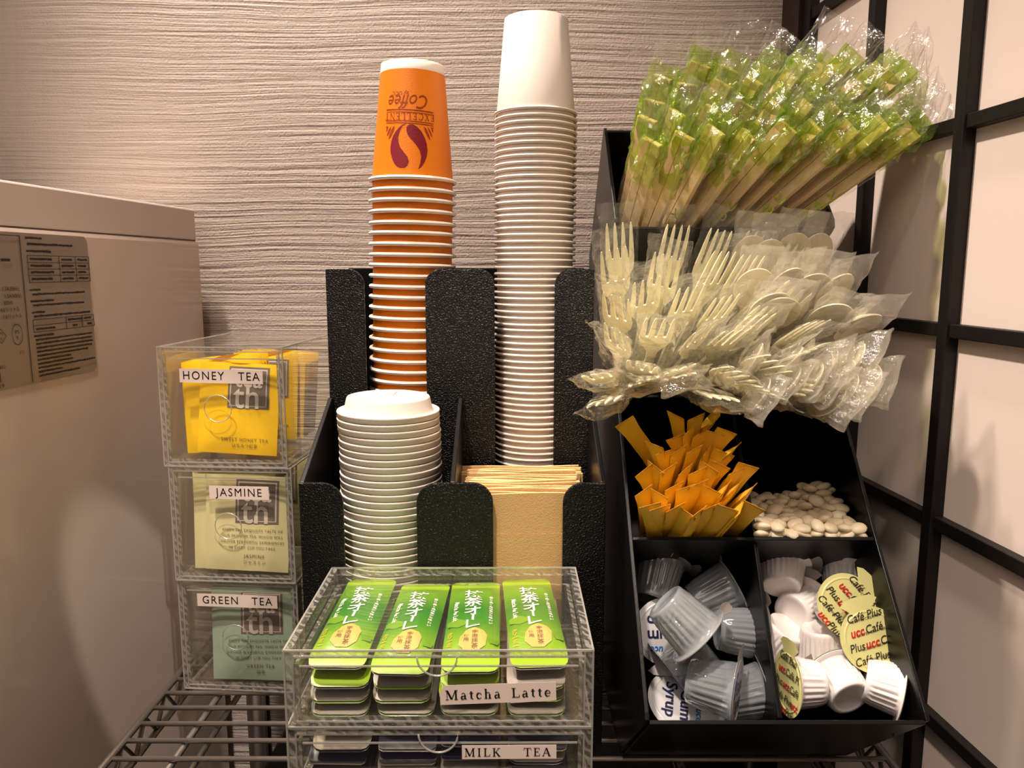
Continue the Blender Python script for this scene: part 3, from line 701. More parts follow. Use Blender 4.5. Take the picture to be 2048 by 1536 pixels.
# ------------------------------------------------------------------ lids
b = MB()
LP = [(.0412, -.0044), (.0418, -.0043), (.0426, -.0036), (.0422, -.0010), (.0428, .0), (.0424, .0010), (.0405, .0008), (.0388, .0002), (.0374, .0006), (.0366, .0020), (.0346, .0108), (.0340, .0118), (.0330, .0120), (.0322, .0108), (0, .0104)]
b.lathe(LP, 52, 0)
tabm = MB()
tabm.box((-.010, -.002, .0104), (.010, .024, .0112)); tabm.box((-.0035, .006, .0112), (.0035, .029, .0121)); tabm.box((-.016, -.006, .0104), (.016, -.0035, .0110))
tabm.box((-.016, -.0035, .0104), (-.0145, .012, .0110)); tabm.box((.0145, -.0035, .0104), (.016, .012, .0110))
lm = tm = None
for i in range(27):
    M = W(-.1038 + .0016 * math.sin(i * .16 + .3) + rnd.uniform(-.0004, .0004), .6345, -.1168 - .0057 * i) @ RX(rnd.uniform(-.1, .1) + .3) @ RY(rnd.uniform(-.1, .1) + .7) @ RZ(0 if i == 0 else rnd.uniform(0, 360))
    if lm is None: o = b.build('cup_cover', ['white_plastic'], None, M); lm = o.data; tabm.build('drink_tab', ['white_plastic'], o, bevel=.0005)
    else: o = bpy.data.objects.new('cup_cover', lm); COL.objects.link(o); o.matrix_world = M
    tag(o, 'white plastic cup lid%s, %s of the lid stack' % (' with its drinking tab showing' if i == 0 else '', 'topmost' if i == 0 else nth(i + 1) + ' from the top'), 'cup lid', 'white cup lids')

# ------------------------------------------------------------------ napkins
def napkin_mesh(wd, h, seed):
    r_ = random.Random(seed); b = MB(); ph = r_.uniform(0, 6)
    f = lambda u, v, q: ((u - .5) * wd, q + .0006 * math.sin(u * 5 + ph) * v, v * h + .0008 * math.sin(u * 4 + ph) * (v > .9))
    b.grid(lambda u, v: f(u, v, 0), 8, 8, 0); b.grid(lambda u, v: f(1 - u, v, .0024), 8, 8, 0)
    top = [f(k / 8, 1, 0) for k in range(9)] + [f(k / 8, 1, .0024) for k in range(9)]
    b.add(top, [(k, k + 1, k + 10, k + 9) for k in range(8)], 1)
    for u in (0, 1):
        s_ = [f(u, k / 8, 0) for k in range(9)] + [f(u, k / 8, .0024) for k in range(9)]
        b.add(s_, [(k, k + 1, k + 10, k + 9) for k in range(8)], 1)
    return b
nm_ = []
for i in range(32):
    wide = i > 23
    y = .5935 + .0031 * i
    x = .0105 + rnd.uniform(-.002, .002) + (-.001 * i * .1)
    wd = .092 if not wide else .110
    h = .0885 + rnd.uniform(-.0012, .0012) + (.0016 * math.sin(i * .7)) - (.003 if wide else 0)
    if i in (2, 9, 15): h += .0012
    b = napkin_mesh(wd + rnd.uniform(-.003, .003), h, i)
    o = b.build('paper_napkin', ['kraft', 'kraft_edge'], None, W(x, y, -.2655) @ RY(rnd.uniform(-.5, .5)))
    if i == 0:
        q = MB(); q.box((-.046, -.0005, .0), (.046, -.0001, .0555)); q.build('folded_flap', ['kraft'], o)
    tag(o, 'folded brown paper napkin, %s of the napkin stack' % ('front one' if i == 0 else nth(i + 1) + ' from the front'), 'napkin', 'brown paper napkins')

# ------------------------------------------------------------------ drink sachet chest
def pouch(Lh, Wh, Th, flap, mats, seed, cr=.006, droop=0, n=(8, 18)):
    """pillow pouch along y with flat, round-cornered sealed ends"""
    r_ = random.Random(seed); ph = r_.uniform(0, 6)
    def hw(y):
        e = Lh - abs(y)
        return Wh - (cr - math.sqrt(max(0, cr * cr - (cr - e) ** 2)) if e < cr else 0)
    def base(y):
        e = max(0, abs(y) - (Lh - flap)); return -droop * (e / flap) ** 1.3 * (.004 if y < 0 else .0004)
    def top(x, y):
        e = max(0, min(1, (Lh - flap - abs(y)) / .018)); s = 1 - (min(1, abs(x) / Wh)) ** 2.6
        wr = .0006 * math.sin(y * 160 + ph + 3 * x * 100) * e * max(0, s)
        return base(y) + Th * math.sin(e * math.pi / 2) * max(0, s) ** .7 + wr + .00025
    ny = n[1]
    yk = lambda v: -Lh + 2 * Lh * (v + .035 * math.sin(4 * math.pi * v) * -1 * 0)
    b = MB()
    ys = sorted(set([-Lh, -Lh + .001, -Lh + .003, -Lh + cr, -Lh + flap - .0005, -Lh + flap + .003] + [-Lh + flap + .008 + (2 * Lh - 2 * flap - .016) * k / ny for k in range(ny + 1)] + [Lh - flap - .003, Lh - flap + .0005, Lh - cr, Lh - .003, Lh - .001, Lh]))
    nx = n[0]
    for side in (1, -1):
        vs = []; fs = []; ms = []
        for y in ys:
            w_ = hw(y)
            for i in range(nx + 1):
                x = (2 * i / nx - 1) * w_
                z = top(x, y) if side > 0 else base(y) * 2 - top(x, y) * .75
                vs.append((x, y, z))
        for j in range(len(ys) - 1):
            ym = abs(ys[j] + ys[j + 1]) / 2
            for i in range(nx):
                a = j * (nx + 1) + i
                fs.append((a, a + 1, a + nx + 2, a + nx + 1) if side > 0 else (a + nx + 1, a + nx + 2, a + 1, a)); ms.append((1 if ym > Lh - flap else 0) if side > 0 else 2)
        o = len(b.f); b.add(vs, fs, 0, True)
        b.m[o:] = ms
    return b, top
def matcha(seed):
    b, top = pouch(.063, .0188, .0056, .0115, None, seed, .006, 1.0)
    bd = lambda dz: (lambda x, y, z: (x, y - .0045, top(x, y - .0045) + .0003 + dz))
    for ch, y in zip('抹茶オーレ', (.032, .0185, .0055, -.0045, -.0155)):
        if ch == 'ー': b.shape([(-.0008, -.0085), (.0008, -.0085), (.0008, .0005), (-.0008, .0005)], 3, None, bd(.0003), .003)
        else: b.text(ch, .0138, 3, None, lambda x, y_, z, y0=y: bd(.0003)(x - .0005, y_ + y0, z), off=.012)
    for k, ch in enumerate('香り高く風味豊かな味わい'): b.text(ch, .0030, 3, None, lambda x, y_, z, y0=.029 - .0036 * k: bd(.0002)(x + .0125, y_ + y0, z), off=.01)
    b.text('Matcha Au Lait', .0049, 3, None, lambda x, y_, z: bd(.0003)(-.0125 + y_, .008 - x, z), off=.008, shear=.2)
    hexp = [(-.004, -.0225), (.002, -.020), (.008, -.0225), (.0105, -.029), (.0095, -.039), (.004, -.0435), (-.004, -.0435), (-.0085, -.039), (-.0075, -.031)]
    b.shape(hexp, 4, None, bd(.0002), .004)
    b.shape([(.011, -.032), (.015, -.0295), (.0185, -.031), (.0175, -.036), (.0125, -.037)], 6, None, bd(.0002), .004)
    b.shape([(-.0175, -.006), (-.012, -.004), (-.005, -.010), (-.004, -.015), (-.010, -.017), (-.017, -.013)], 6, None, bd(.00015), .004)
    for k, ch in enumerate('宇治抹茶'): b.text(ch, .0046, 7, None, lambda x, y_, z, y0=-.0265 - .0045 * k: bd(.0005)(x + .0022, y_ + y0, z), off=.006)
    for k, ch in enumerate('使用'): b.text(ch, .004, 7, None, lambda x, y_, z, y0=-.030 - .0045 * k: bd(.0005)(x - .0035, y_ + y0, z), off=.006)
    for k, ch in enumerate('クリーミー'): b.text(ch, .0044, 5, None, lambda x, y_, z, y0=-.026 - .0040 * k: bd(.0004)(x - .0145, y_ + y0, z), off=.01)
    return b
MM = ['matcha_front', 'matcha_flap', 'silver_foil', 'white_ink', 'badge_tan', 'gold_ink', 'matcha_leaf', 'small_print']
CW, CD, CH = .193, .134, .0522
CX, CY = -.0458, .4498
TOPZ = -.2350
for k, (lab_, lbl) in enumerate((('Matcha Latte', 'clear acrylic drawer box labelled Matcha Latte, top of its stack'), ('MILK TEA', 'clear acrylic drawer box labelled MILK TEA, under the Matcha Latte box'), (None, 'unlabelled clear acrylic drawer box at the foot of the stack, on the shelf'))):
    hh = CH if k < 2 else .0598
    z0 = TOPZ - CH * (k + 1) if k < 2 else -.3990
    M = W(CX, CY, z0 + (.0003 if k < 2 else 0)) @ RZ(.2)
    t = thing('drawer_box', lbl, 'drawer box', M, 'stacked acrylic drawer boxes')
    acrylic_case(t, CW, CD, hh - .0004, .0045)
    d = drawer(t, CW - .003, CD, hh - .001, .003)
    b = MB(); b.tube([(.0125 * math.cos(R(180 + 180 * a_ / 16)), 0, .0125 * math.sin(R(180 + 180 * a_ / 16))) for a_ in range(17)], .0007, 6)
    b.build('finger_notch', ['acrylic_line'], d, T(-.001, .0, hh - .0048))
    if k == 0:
        sticker(d, 'Matcha Latte', .0, .0, T(.038, -.0006, .0235) @ FRONT @ RZ(2.2), .0092, 'serif', space=.13, sx=.92, poly=[(-.0375, -.0065), (.0065, -.0065), (.0065, -.0070), (.0355, -.0062), (.0355, .0062), (-.0345, .0066), (-.0375, .001)])
    elif k == 1:
        sticker(d, 'MILK   TEA', .060, .0095, T(.0440, -.0006, .0355) @ FRONT @ RZ(.3), .0082, 'serif', space=.14, sx=.86)
# sachets: (column x, layer z, mesh kind)
mproto = [matcha(s) for s in range(2)]
MSRC = {}
def place_pouch(kind, M, label, group):
    if kind not in MSRC:
        if kind == 'matcha': mb, mm = mproto[0], MM
        elif kind == 'silver': mb, mm = pouch(.063, .0190, .0048, .0115, None, 5, .006, 1.3)[0], ['silver_foil', 'silver_foil', 'matcha_flap']
        elif kind == 'matchaback': mb, mm = pouch(.063, .0190, .0048, .0115, None, 6, .006, 1.2)[0], ['matcha_front', 'matcha_flap', 'silver_foil']
        elif kind == 'navy': mb, mm = pouch(.063, .0190, .0046, .0115, None, 7, .003, 1.4)[0], ['navy_foil', 'navy_foil', 'silver_foil']
        elif kind == 'navysilver': mb, mm = pouch(.063, .0190, .0046, .0115, None, 8, .006, 1.3)[0], ['silver_foil', 'silver_foil', 'navy_foil']
        elif kind == 'plum': mb, mm = pouch(.063, .0195, .0046, .0115, None, 9, .003, .8)[0], ['plum_foil', 'navy_foil', 'silver_foil']
        o = mb.build('drink_sachet', mm, None, M); MSRC[kind] = o.data
    else:
        o = bpy.data.objects.new('drink_sachet', MSRC[kind]); COL.objects.link(o); o.matrix_world = M
    return tag(o, label, 'sachet', group)
COLS = (-.0655, -.0235, .0185, .0625)
CO = ('far left', 'second from left', 'third from left', 'far right')
LAY = [  # layer height above drawer floor, kinds per column
    (.0390, ('matcha', 'matcha', 'matcha', 'matcha')),
    (.0290, ('matchaback', 'silver', 'matchaback', 'silver')),
    (.0200, ('silver', 'silver', 'matchaback', 'silver')),
    (.0110, ('silver', 'silver', 'silver', 'silver'))]
BM = W(CX, CY, TOPZ - CH) @ RZ(.2)
TILT = ((-3.0, -2.0, .071), (-3.5, 2.2, .069), (-2.5, 1.0, .070), (-3.0, 5.5, .071))
for li, (lz, kinds) in enumerate(LAY):
    for ci, kd in enumerate(kinds):
        if li == 0: M = BM @ T(COLS[ci] + (.0, .0, .0, -.002)[ci], TILT[ci][2] + (.0015, -.002, -.0015, .001)[ci] + .0005, lz + .0005 + (.001, -.0005, 0, .001)[ci]) @ RZ((-1.2, -2.2, .6, 3.0)[ci]) @ RX(1.2)
        else: M = BM @ T(COLS[ci] + rnd.uniform(-.002, .002), .0705 + rnd.uniform(-.001, .0015), lz - .0010) @ RZ(rnd.uniform(-.7, .7))
        nm2 = 'green matcha latte sachet' if kd.startswith('matcha') else 'silver-backed matcha latte sachet'
        lb = '%s, %s in the top row of the Matcha Latte box' % (nm2, CO[ci]) if li == 0 else '%s, %s in the %s layer of the Matcha Latte box' % (nm2, CO[ci], nth(li + 1))
        place_pouch(kd, M, lb, 'matcha latte sachets')
LAY2 = [(.0385, ('navysilver', 'navy', 'plum', 'navy')), (.0290, ('navy', 'navy', 'plum', 'navysilver')), (.0200, ('navy', 'navysilver', 'navysilver', 'navy')), (.0110, ('navy', 'navy', 'plum', 'navy'))]
BM2 = W(CX, CY, TOPZ - 2 * CH) @ RZ(.2)
for li, (lz, kinds) in enumerate(LAY2):
    for ci, kd in enumerate(kinds):
        M = BM2 @ T(COLS[ci] + rnd.uniform(-.002, .002), .0705 + rnd.uniform(-.001, .0015), lz - .0010) @ RZ(rnd.uniform(-1, 1)) @ RY(rnd.uniform(-1, 1))
        nm2 = {'navy': 'navy blue milk tea sachet', 'plum': 'navy and plum milk tea sachet', 'navysilver': 'silver-backed milk tea sachet'}[kd]
        place_pouch(kd, M, '%s, %s in %s layer of MILK TEA box' % (nm2, CO[ci], 'top' if li == 0 else nth(li + 1)), 'milk tea sachets')

# ------------------------------------------------------------------ tiered black organiser
OX0, OX1, OXM = .0895, .2810, .1885
t = thing('condiment_organizer', 'tall black tiered plastic condiment organiser with four sloping levels', 'organizer', W(0, 0, 0))
PROF = [(.478, -.300), (.484, -.306), (.590, -.3995), (.905, -.3995), (.905, .015), (.786, .133), (.780, .136), (.774, .132), (.684, .043), (.682, .036), (.688, .031), (.765, -.012), (.652, -.105), (.568, -.202), (.481, -.296)]
for xx in (OX0, OX1 - .003):
    b = MB(); b.prism(PROF, xx, xx + .003, 'x'); b.build('side_panel', ['black_plastic'], t, bevel=.0006)
def slab(name, p, q, th=.003, x0=OX0 + .003, x1=OX1 - .003, lip=0, m='black_plastic'):
    d = Vector((q[0] - p[0], q[1] - p[1])).normalized(); n = Vector((-d.y, d.x)) * th
    b = MB(); b.prism([p, q, (q[0] + n.x, q[1] + n.y), (p[0] + n.x, p[1] + n.y)], x0, x1, 'x')
    return b.build(name, [m], t, bevel=.0006)
slab('front_wall', (.590, -.3985), (.4795, -.3005))
slab('floor_panel', (.590, -.3985), (.677, -.2985))
slab('shelf_wall', (.677, -.2985), (.568, -.2035))
slab('floor_panel', (.677, -.2985), (.7625, -.2005))
slab('shelf_wall', (.7625, -.2005), (.652, -.1065))
slab('floor_panel', (.7625, -.2005), (.868, -.0800))
slab('shelf_wall', (.775, -.1050), (.683, .0365))
slab('floor_panel', (.868, -.0800), (.775, -.1050))
slab('floor_panel', (.868, -.0800), (.9035, .0120))
slab('back_wall', (.9035, .0150), (.783, .1345))
b = MB(); b.box((OX0 + .003, .9020, -.3985), (OX1 - .003, .905, .012)); b.build('back_wall', ['black_plastic'], t)
for p in ([(.500, -.312), (.590, -.396), (.676, -.2985), (.572, -.2085)], [(.572, -.203), (.676, -.297), (.761, -.2005), (.656, -.1105)], [(.668, -.110), (.761, -.199), (.86, -.09), (.775, -.03)]):
    b = MB(); b.prism(p, OXM - .0015, OXM + .0015, 'x'); b.build('divider', ['black_plastic'], t, bevel=.0004)

# ------------------------------------------------------------------ wrapped chopsticks
def wrapper(y0, y1, wd, th, seed, nm, bands=(), crinkle=.0016, nu=14, nv=26, teeth=True):
    """clear sleeve along y, sealed flat at both ends"""
    r_ = random.Random(seed); L = y1 - y0
    ph = [r_.uniform(0, 6) for _ in range(6)]
    off = {}
    def fn(u, v):
        a = 2 * math.pi * u; y = y0 + v * L
        e = max(0.0, min(1, (min(v, 1 - v) * L - .006) / .022)); e = math.sin(e * math.pi / 2)
        c, s = math.cos(a), math.sin(a)
        x = wd / 2 * math.copysign(abs(c) ** .8, c) * (1 - .10 * e + .03 * math.sin(y * 70 + ph[0]))
        z = th / 2 * s * (.04 + .96 * e)
        key = (round(u * nu) % nu, round(v * nv))
        if key not in off: off[key] = (r_.uniform(-1, 1), r_.uniform(-1, 1))
        k = crinkle * (.35 + .65 * e) * (2.8 if y > .17 and y0 > -.009 else 1)
        q = off[key]
        bendz = .004 * math.sin(v * 3 + ph[1]) * (1 - e) * 1.5 + .0012 * math.sin(x * 240 + ph[2]) * (1 - e)
        return (x + q[0] * k * .6, y + (.0008 * (key[0] % 2) if v in (0, 1) else 0), z + q[1] * k + bendz)
    b = MB(); b.grid(fn, nu, nv, 0, False, None, True)
    for i in range(len(b.f)):
        v = (i // nu + .5) / nv * L + y0
        for (p, q, mi) in bands:
            if p + (0 if mi == 1 else r_.uniform(-.012, .006)) <= v < q: b.m[i] = mi
    return b
STL = .205
def stick_pair():
    b = MB()
    for s in (-1, 1):
        b.loft([(0, s * .0032, .0026, 0, .0022), (.05, s * .0040, .0036, 0, .0026), (.12, s * .0047, .0045, 0, .0028), (STL - .001, s * .0048, .0046, 0, .0028), (STL, s * .0048, .0042, 0, .0024)])
    return b
wraps = []
for sd in range(4):
    top_ = STL + (.034, .040, .030, .044)[sd]
    bands = [(.176, STL - .002, 2), (STL - .002, STL + .005, 1), (STL + .005, STL + .015, 2)] if sd % 2 == 0 else [(.160, STL - .006, 2), (STL - .006, STL + .003, 1), (STL + .003, STL + .010, 2)]
    wb = wrapper(-.008, top_, .029, .0095, 20 + sd, 'film', bands, nv=34)
    if sd in (0, 2):
        wb.text('おてもと', .0125, 3, T(.0085, .108, .0058) @ RZ(90), off=.01)
    wraps.append(wb)
protos = []
def bundle(name, label, cat, M, group, parts):
    r_ = thing(name, label, cat, M, group)
    for (nm, src, mats, kw) in parts:
        if isinstance(src, MB): o = src.build(nm, mats, r_, **kw)
        else: o = src.copy(); COL.objects.link(o); o.parent = r_
    return r_
def part_src(nm, mb, mats, **kw):
    """first use builds the mesh, later uses share it"""
    cell = {}
    def make(parent, M=None):
        if 'o' not in cell:
            o = mb.build(nm, mats, parent, **kw); cell['o'] = o
        else:
            o = cell['o'].copy(); COL.objects.link(o); o.parent = parent; o.name = nm
        if M is not None: o.matrix_local = M
        return o
    return make
mk_stick = part_src('chopsticks', stick_pair(), ['bamboo'], bevel=.0005)
mk_wrap = [part_src('sleeve', wb, ['film', 'film_green', 'film_lime', 'lime_ink']) for wb in wraps]
RN = ('front', 'second', 'third', 'back')
rows = [(9, 55, .110, .262, .700, .056, .084, 6, 46), (9, 57, .110, .258, .716, .072, .088, 4, 45), (8, 60, .116, .252, .733, .088, .096, 6, 44), (7, 62, .122, .247, .750, .103, .100, 8, 43)]
for ri, (n, el, xa, xb, yl, zl, out, p0, p1) in enumerate(rows):
    for i in range(n):
        f = i / (n - 1)
        e = R(el + rnd.uniform(-2.5, 2.5)); psi = R(p0 + (p1 - p0) * f ** .9 + rnd.uniform(-2.5, 2.5))
        dr = Vector((math.sin(psi), -math.cos(psi) * math.cos(e), math.cos(psi) * math.sin(e)))
        lipP = Vector((xa + (xb - xa) * f, yl + rnd.uniform(-.003, .003), zl + rnd.uniform(-.002, .003)))
        pos = lipP - dr * (STL - out * (.74 + .44 * f) + rnd.uniform(-.006, .006))
        M = frame(pos, dr, (rnd.uniform(-.45, .35), -.75, .6))
        lb = 'bamboo chopsticks in green-banded sleeve, %s from left in the %s row' % (nth(i + 1), RN[ri])
        r_ = thing('wrapped_chopsticks', lb, 'chopsticks', M, 'wrapped chopsticks')
        mk_stick(r_); mk_wrap[(i * 7 + ri * 3) % 4](r_)

# ------------------------------------------------------------------ wrapped forks and spoons
def fork_mesh():
    b = MB()
    cz = lambda y: .004 * math.sin((y - .10) / .055 * 1.6) if y > .10 else 0
    b.loft([(0, 0, .0045, 0, .0007), (.002, 0, .0062, 0, .0012), (.05, 0, .0052, 0, .0012), (.085, 0, .0036, 0, .0016), (.102, 0, .0040, .0005, .0014), (.110, 0, .0075, cz(.110), .0011), (.116, 0, .0112, cz(.116), .0009), (.122, 0, .0122, cz(.122), .0009), (.127, 0, .0124, cz(.127), .0008)])
    b.loft([(.004, 0, .0012, .0012, .0006), (.05, 0, .0012, .0012, .0007), (.10, 0, .0010, .0015, .0006), (.118, 0, .0008, cz(.118) + .0006, .0004)])
    for k in range(4):
        x = (k - 1.5) * .0068
        b.loft([(.1262, x, .0025, cz(.127), .0008), (.132, x, .0021, cz(.132), .0008), (.145, x * 1.01, .0017, cz(.145), .0008), (.156, x * 1.0, .0011, cz(.156), .0007), (.160, x * .99, .0004, cz(.160), .0004)])
    return b
def spoon_mesh():
    b = MB()
    b.loft([(0, 0, .0045, 0, .0007), (.002, 0, .0062, 0, .0012), (.05, 0, .0052, 0, .0012), (.09, 0, .0036, 0, .0016), (.106, 0, .0040, 0, .0014), (.112, 0, .0055, -.0006, .0010)])
    a_, l_ = .0155, .0235; yc = .1335
    def sp(u, v, dz):
        ang = 2 * math.pi * u; rr = v
        x, y = a_ * rr * math.cos(ang) * (1 + .08 * math.sin(ang)), l_ * rr * math.sin(ang)
        return (x, yc + y, -.0065 * (1 - rr ** 2.2) + dz)
    b.grid(lambda u, v: sp(u, 1 - v * .999, 0), 28, 7, 0, True, None, True)
    b.grid(lambda u, v: sp(-u, 1 - v * .999, -.0011), 28, 7, 0, True, None, True)
    b.grid(lambda u, v: sp(u, 1.0, -.0011 * (1 - v)), 28, 1, 0, True, None, True)
    return b
mk_fork = part_src('fork', fork_mesh(), ['fork_plastic'], bevel=.0003)
mk_spoon = part_src('spoon', spoon_mesh(), ['spoon_plastic'])
mk_fw = [part_src('sleeve', wrapper(-.010, .178, .036, .013, 40 + s, 'film', (), .0022, 16, 26), ['film']) for s in range(5)]
mk_sw = [part_src('sleeve', wrapper(-.010, .178, .040, .015, 60 + s, 'film', (), .0022, 16, 26), ['film_cloudy']) for s in range(5)]
FR = [  # count, elevation, x from, x to, pivot y, pivot z, lean from, lean to, roll spread
    (5, 70, .108, .178, .735, -.108, -2, 26, 16),
    (5, 54, .106, .178, .728, -.112, -6, 24, 22),
    (6, 38, .104, .180, .722, -.112, -10, 16, 30),
    (6, 25, .104, .180, .712, -.110, -10, 16, 35),
    (6, 13, .104, .180, .706, -.106, -12, 16, 40),
    (6, 3, .106, .180, .700, -.100, -13, 14, 30)]
RN6 = ('topmost', 'second', 'third', 'fourth', 'fifth', 'lowest')
def cutlery(kind, rows, mk, mkw, label, group, name):
    for ri, (n, el, xa, xb, py, pz, l0, l1, rs) in enumerate(rows):
        for i in range(n):
            f = i / max(1, n - 1)
            e = R(el + rnd.uniform(-4, 4)); psi = R(l0 + (l1 - l0) * f + rnd.uniform(-4, 4))
            dr = Vector((math.sin(psi), -math.cos(psi) * math.cos(e), math.cos(psi) * math.sin(e)))
            nz = Vector((0, -math.sin(e), -math.cos(e) * 1.0)) if ri < 3 else Vector((0, math.sin(e) * -1, math.cos(e)))
            M = frame((xa + (xb - xa) * f, py + rnd.uniform(-.004, .004), pz + rnd.uniform(-.003, .003)), dr, nz) @ RY(rnd.uniform(-rs, rs) + (0 if kind == 'fork' else (60 if ri >= 3 else 0)))
            r_ = thing(name, label % (nth(i + 1), RN6[ri]), 'fork' if kind == 'fork' else 'spoon', M, group)
            mk(r_); mkw[(i * 3 + ri * 2) % 5](r_)
cutlery('fork', FR, mk_fork, mk_fw, 'cream plastic fork in clear sleeve, %s from left in the %s fork row', 'wrapped forks', 'wrapped_fork')
SRW = [(4, 60, .198, .252, .742, -.110, 4, 9, 12), (4, 46, .198, .252, .732, -.112, 2, 8, 18), (4, 32, .198, .250, .722, -.112, 0, 6, 22), (5, 18, .196, .252, .716, -.110, -2, 5, 18), (7, 5, .196, .254, .706, -.104, -2, 4, 12)]
cutlery('spoon', SRW, mk_spoon, mk_sw, 'cream plastic spoon in cloudy sleeve, %s from left in the %s spoon row', 'wrapped spoons', 'wrapped_spoon')

# ------------------------------------------------------------------ sugar sticks
def sugar_mesh(seed):
    r_ = random.Random(seed); L, w_ = .066, .0084
    b = MB()
    def fn(side):
        def g(u, v):
            e = min(1, max(0, (min(v, 1 - v) * L - .003) / .016)); e = math.sin(e * math.pi / 2)
            c = 1 - (2 * u - 1) ** 2
            return ((u * 2 - 1) * w_ * (1 - .16 * e), v * L, side * (.0030 * e * c ** .6 + .00018))
        return g
    f1 = fn(1); f2 = fn(-1)
    b.grid(f1, 6, 16, 0); b.grid(lambda u, v: f2(1 - u, v), 6, 16, 0)
    for v in (0, 1): b.add([f1(0, v), f1(1, v), f2(1, v), f2(0, v)], [(0, 1, 2, 3)], 1)
    for k in range(8): b.box((-w_ + .0007 + k * .0015, L - .0045, -.00032), (-w_ + .0012 + k * .0015, L - .0004, .00032), 1)
    return b
mk_sug = [part_src('paper_sleeve', sugar_mesh(s), ['sugar_paper', 'sugar_edge']) for s in range(1)]
sug_me = None
nrm = Vector((0, -.746, .666))
SROW = [(9, 0, 0, .0), (9, 0, 0, 0), (9, 0, 0, 0), (7, 0, 0, 0), (5, 0, 0, 0), (3, 0, 0, 0)]
mb_s = sugar_mesh(1)
for ri, (n, back, rise, cen) in enumerate(SROW):
    for i in range(n):
        f = (i + .5) / n
        xspan = (.0955, .1855) if ri < 3 else ((.104, .178) if ri == 3 else (.122, .172))
        tip = Vector((xspan[0] + (xspan[1] - xspan[0]) * f + rnd.uniform(-.002, .002), .551 + .0098 * ri + rnd.uniform(-.002, .002), -.1745 + .0122 * ri + rnd.uniform(-.004, .004)))
        lean = R((f - .5) * (26 + ri * 5) + rnd.uniform(-5, 5)); el = R(43 + ri * 1.5 + rnd.uniform(-4, 5))
        dr = Vector((math.sin(lean), -math.cos(lean) * math.cos(el), math.cos(lean) * math.sin(el)))
        ang = rnd.choice((-1, 1, 1)) * rnd.uniform(20, 58)
        M = frame(tip - dr * .066, dr, (0, .1, 1)) @ RY(ang)
        if sug_me is None: o = mb_s.build('sugar_stick', ['sugar_paper', 'sugar_edge'], None, M); sug_me = o.data
        else: o = bpy.data.objects.new('sugar_stick', sug_me); COL.objects.link(o); o.matrix_world = M
        tag(o, 'yellow paper sugar stick, %s from the left in the %s row of sticks' % (nth(i + 1), ('front', 'second', 'third', 'fourth', 'fifth', 'rearmost')[ri]), 'sugar stick', 'yellow sugar sticks')
pa, pb = at(1318, 935, .630), at(1248, 842, .596)
M = frame(pb - (pb - pa).normalized() * .066, pb - pa, (-.3, -.8, .3))
o = bpy.data.objects.new('sugar_stick', sug_me); COL.objects.link(o); o.matrix_world = M
tag(o, 'lone yellow sugar stick leaning on the organiser side, apart from the pile', 'sugar stick', 'yellow sugar sticks')

# ------------------------------------------------------------------ white candies
cb = MB(); cb.grid(lambda u, v: (.0072 * math.sin(math.pi * v) * math.cos(2 * math.pi * u), .0056 * math.sin(math.pi * v) * math.sin(2 * math.pi * u), -.0034 * math.cos(math.pi * v)), 16, 9, 0, True, None, True)
sm = lambda q: max(0, min(1, q)) ** 2 * (3 - 2 * max(0, min(1, q)))
cme = None
def candy(p, rx, ry, rz):
    global cme
    M = W(*p) @ RZ(rz) @ RX(rx) @ RY(ry)
    if cme is None: o = cb.build('white_candy', ['candy'], None, M); cme = o.data
    else: o = bpy.data.objects.new('white_candy', cme); COL.objects.link(o); o.matrix_world = M
    tag(o, 'glossy cream white oval candy in the heap beside the yellow sugar sticks', 'candy', 'white oval candies')
for layer, zl in ((0, -.2085), (1, -.2035), (2, -.1985)):
    ny = (8, 9, 8)[layer]
    for j in range(ny):
        y = .5745 + .0088 * j + (.003 if layer == 1 else 0)
        floor_z = -.202 - (y - .568) * .87
        top = zl + .006 * max(0, (y - .60) / .04)
        for i in range(8):
            x = .1945 + .0107 * i + (.0055 if (j + layer) % 2 else 0) + rnd.uniform(-.0015, .0015)
            if x > .2730: continue
            if layer == 2 and (rnd.random() < .25): continue
            z = top + rnd.uniform(-.0014, .0014) + .011 * sm((x - .235) / .03) * sm((y - .600) / .03)
            if z < floor_z + .003: z = floor_z + .004
            candy((x, y + rnd.uniform(-.001, .001), z), rnd.uniform(-28, 28), rnd.uniform(-28, 28), rnd.uniform(0, 180))

# ------------------------------------------------------------------ syrup and creamer pods
def pod_body(rb, rt, h, rf, nfl):
    b = MB()
    pr = [(0, .0009), (rb - .0048, .0009), (rb - .0036, .0002), (rb - .0015, 0), (rb - .0004, .0006), (rb, .002), (rb + (rt - rb) * .12, h * .14)]
    for k in range(1, 9): pr.append((rb + (rt - rb) * (.14 + .70 * k / 8), h * (.16 + .68 * k / 8), 1))
    pr += [(rt, h * .88), (rt + .0004, h - .0012), (rt + .001, h - .0008), (rf - .0004, h - .0007), (rf, h - .0002), (rf - .0004, h)]
    b.lathe(pr, nfl * 4, 0, None, .0011, nfl)
    return b
def foil_outline(r, tab):
    p = []
    for k in range(0, 41):
        a = R(75 + 30 + (330) * k / 40) if False else R(112 + 316 * k / 40)
        p.append((r * math.cos(a), r * math.sin(a)))
    # tab towards +y, with a round end
    p += [(r * .62, r + tab * .45), (r * .45, r + tab * .88), (r * .2, r + tab), (-r * .2, r + tab), (-r * .45, r + tab * .88), (-r * .62, r + tab * .45)]
    return p
def clip(fn, r, tab):
    return fn
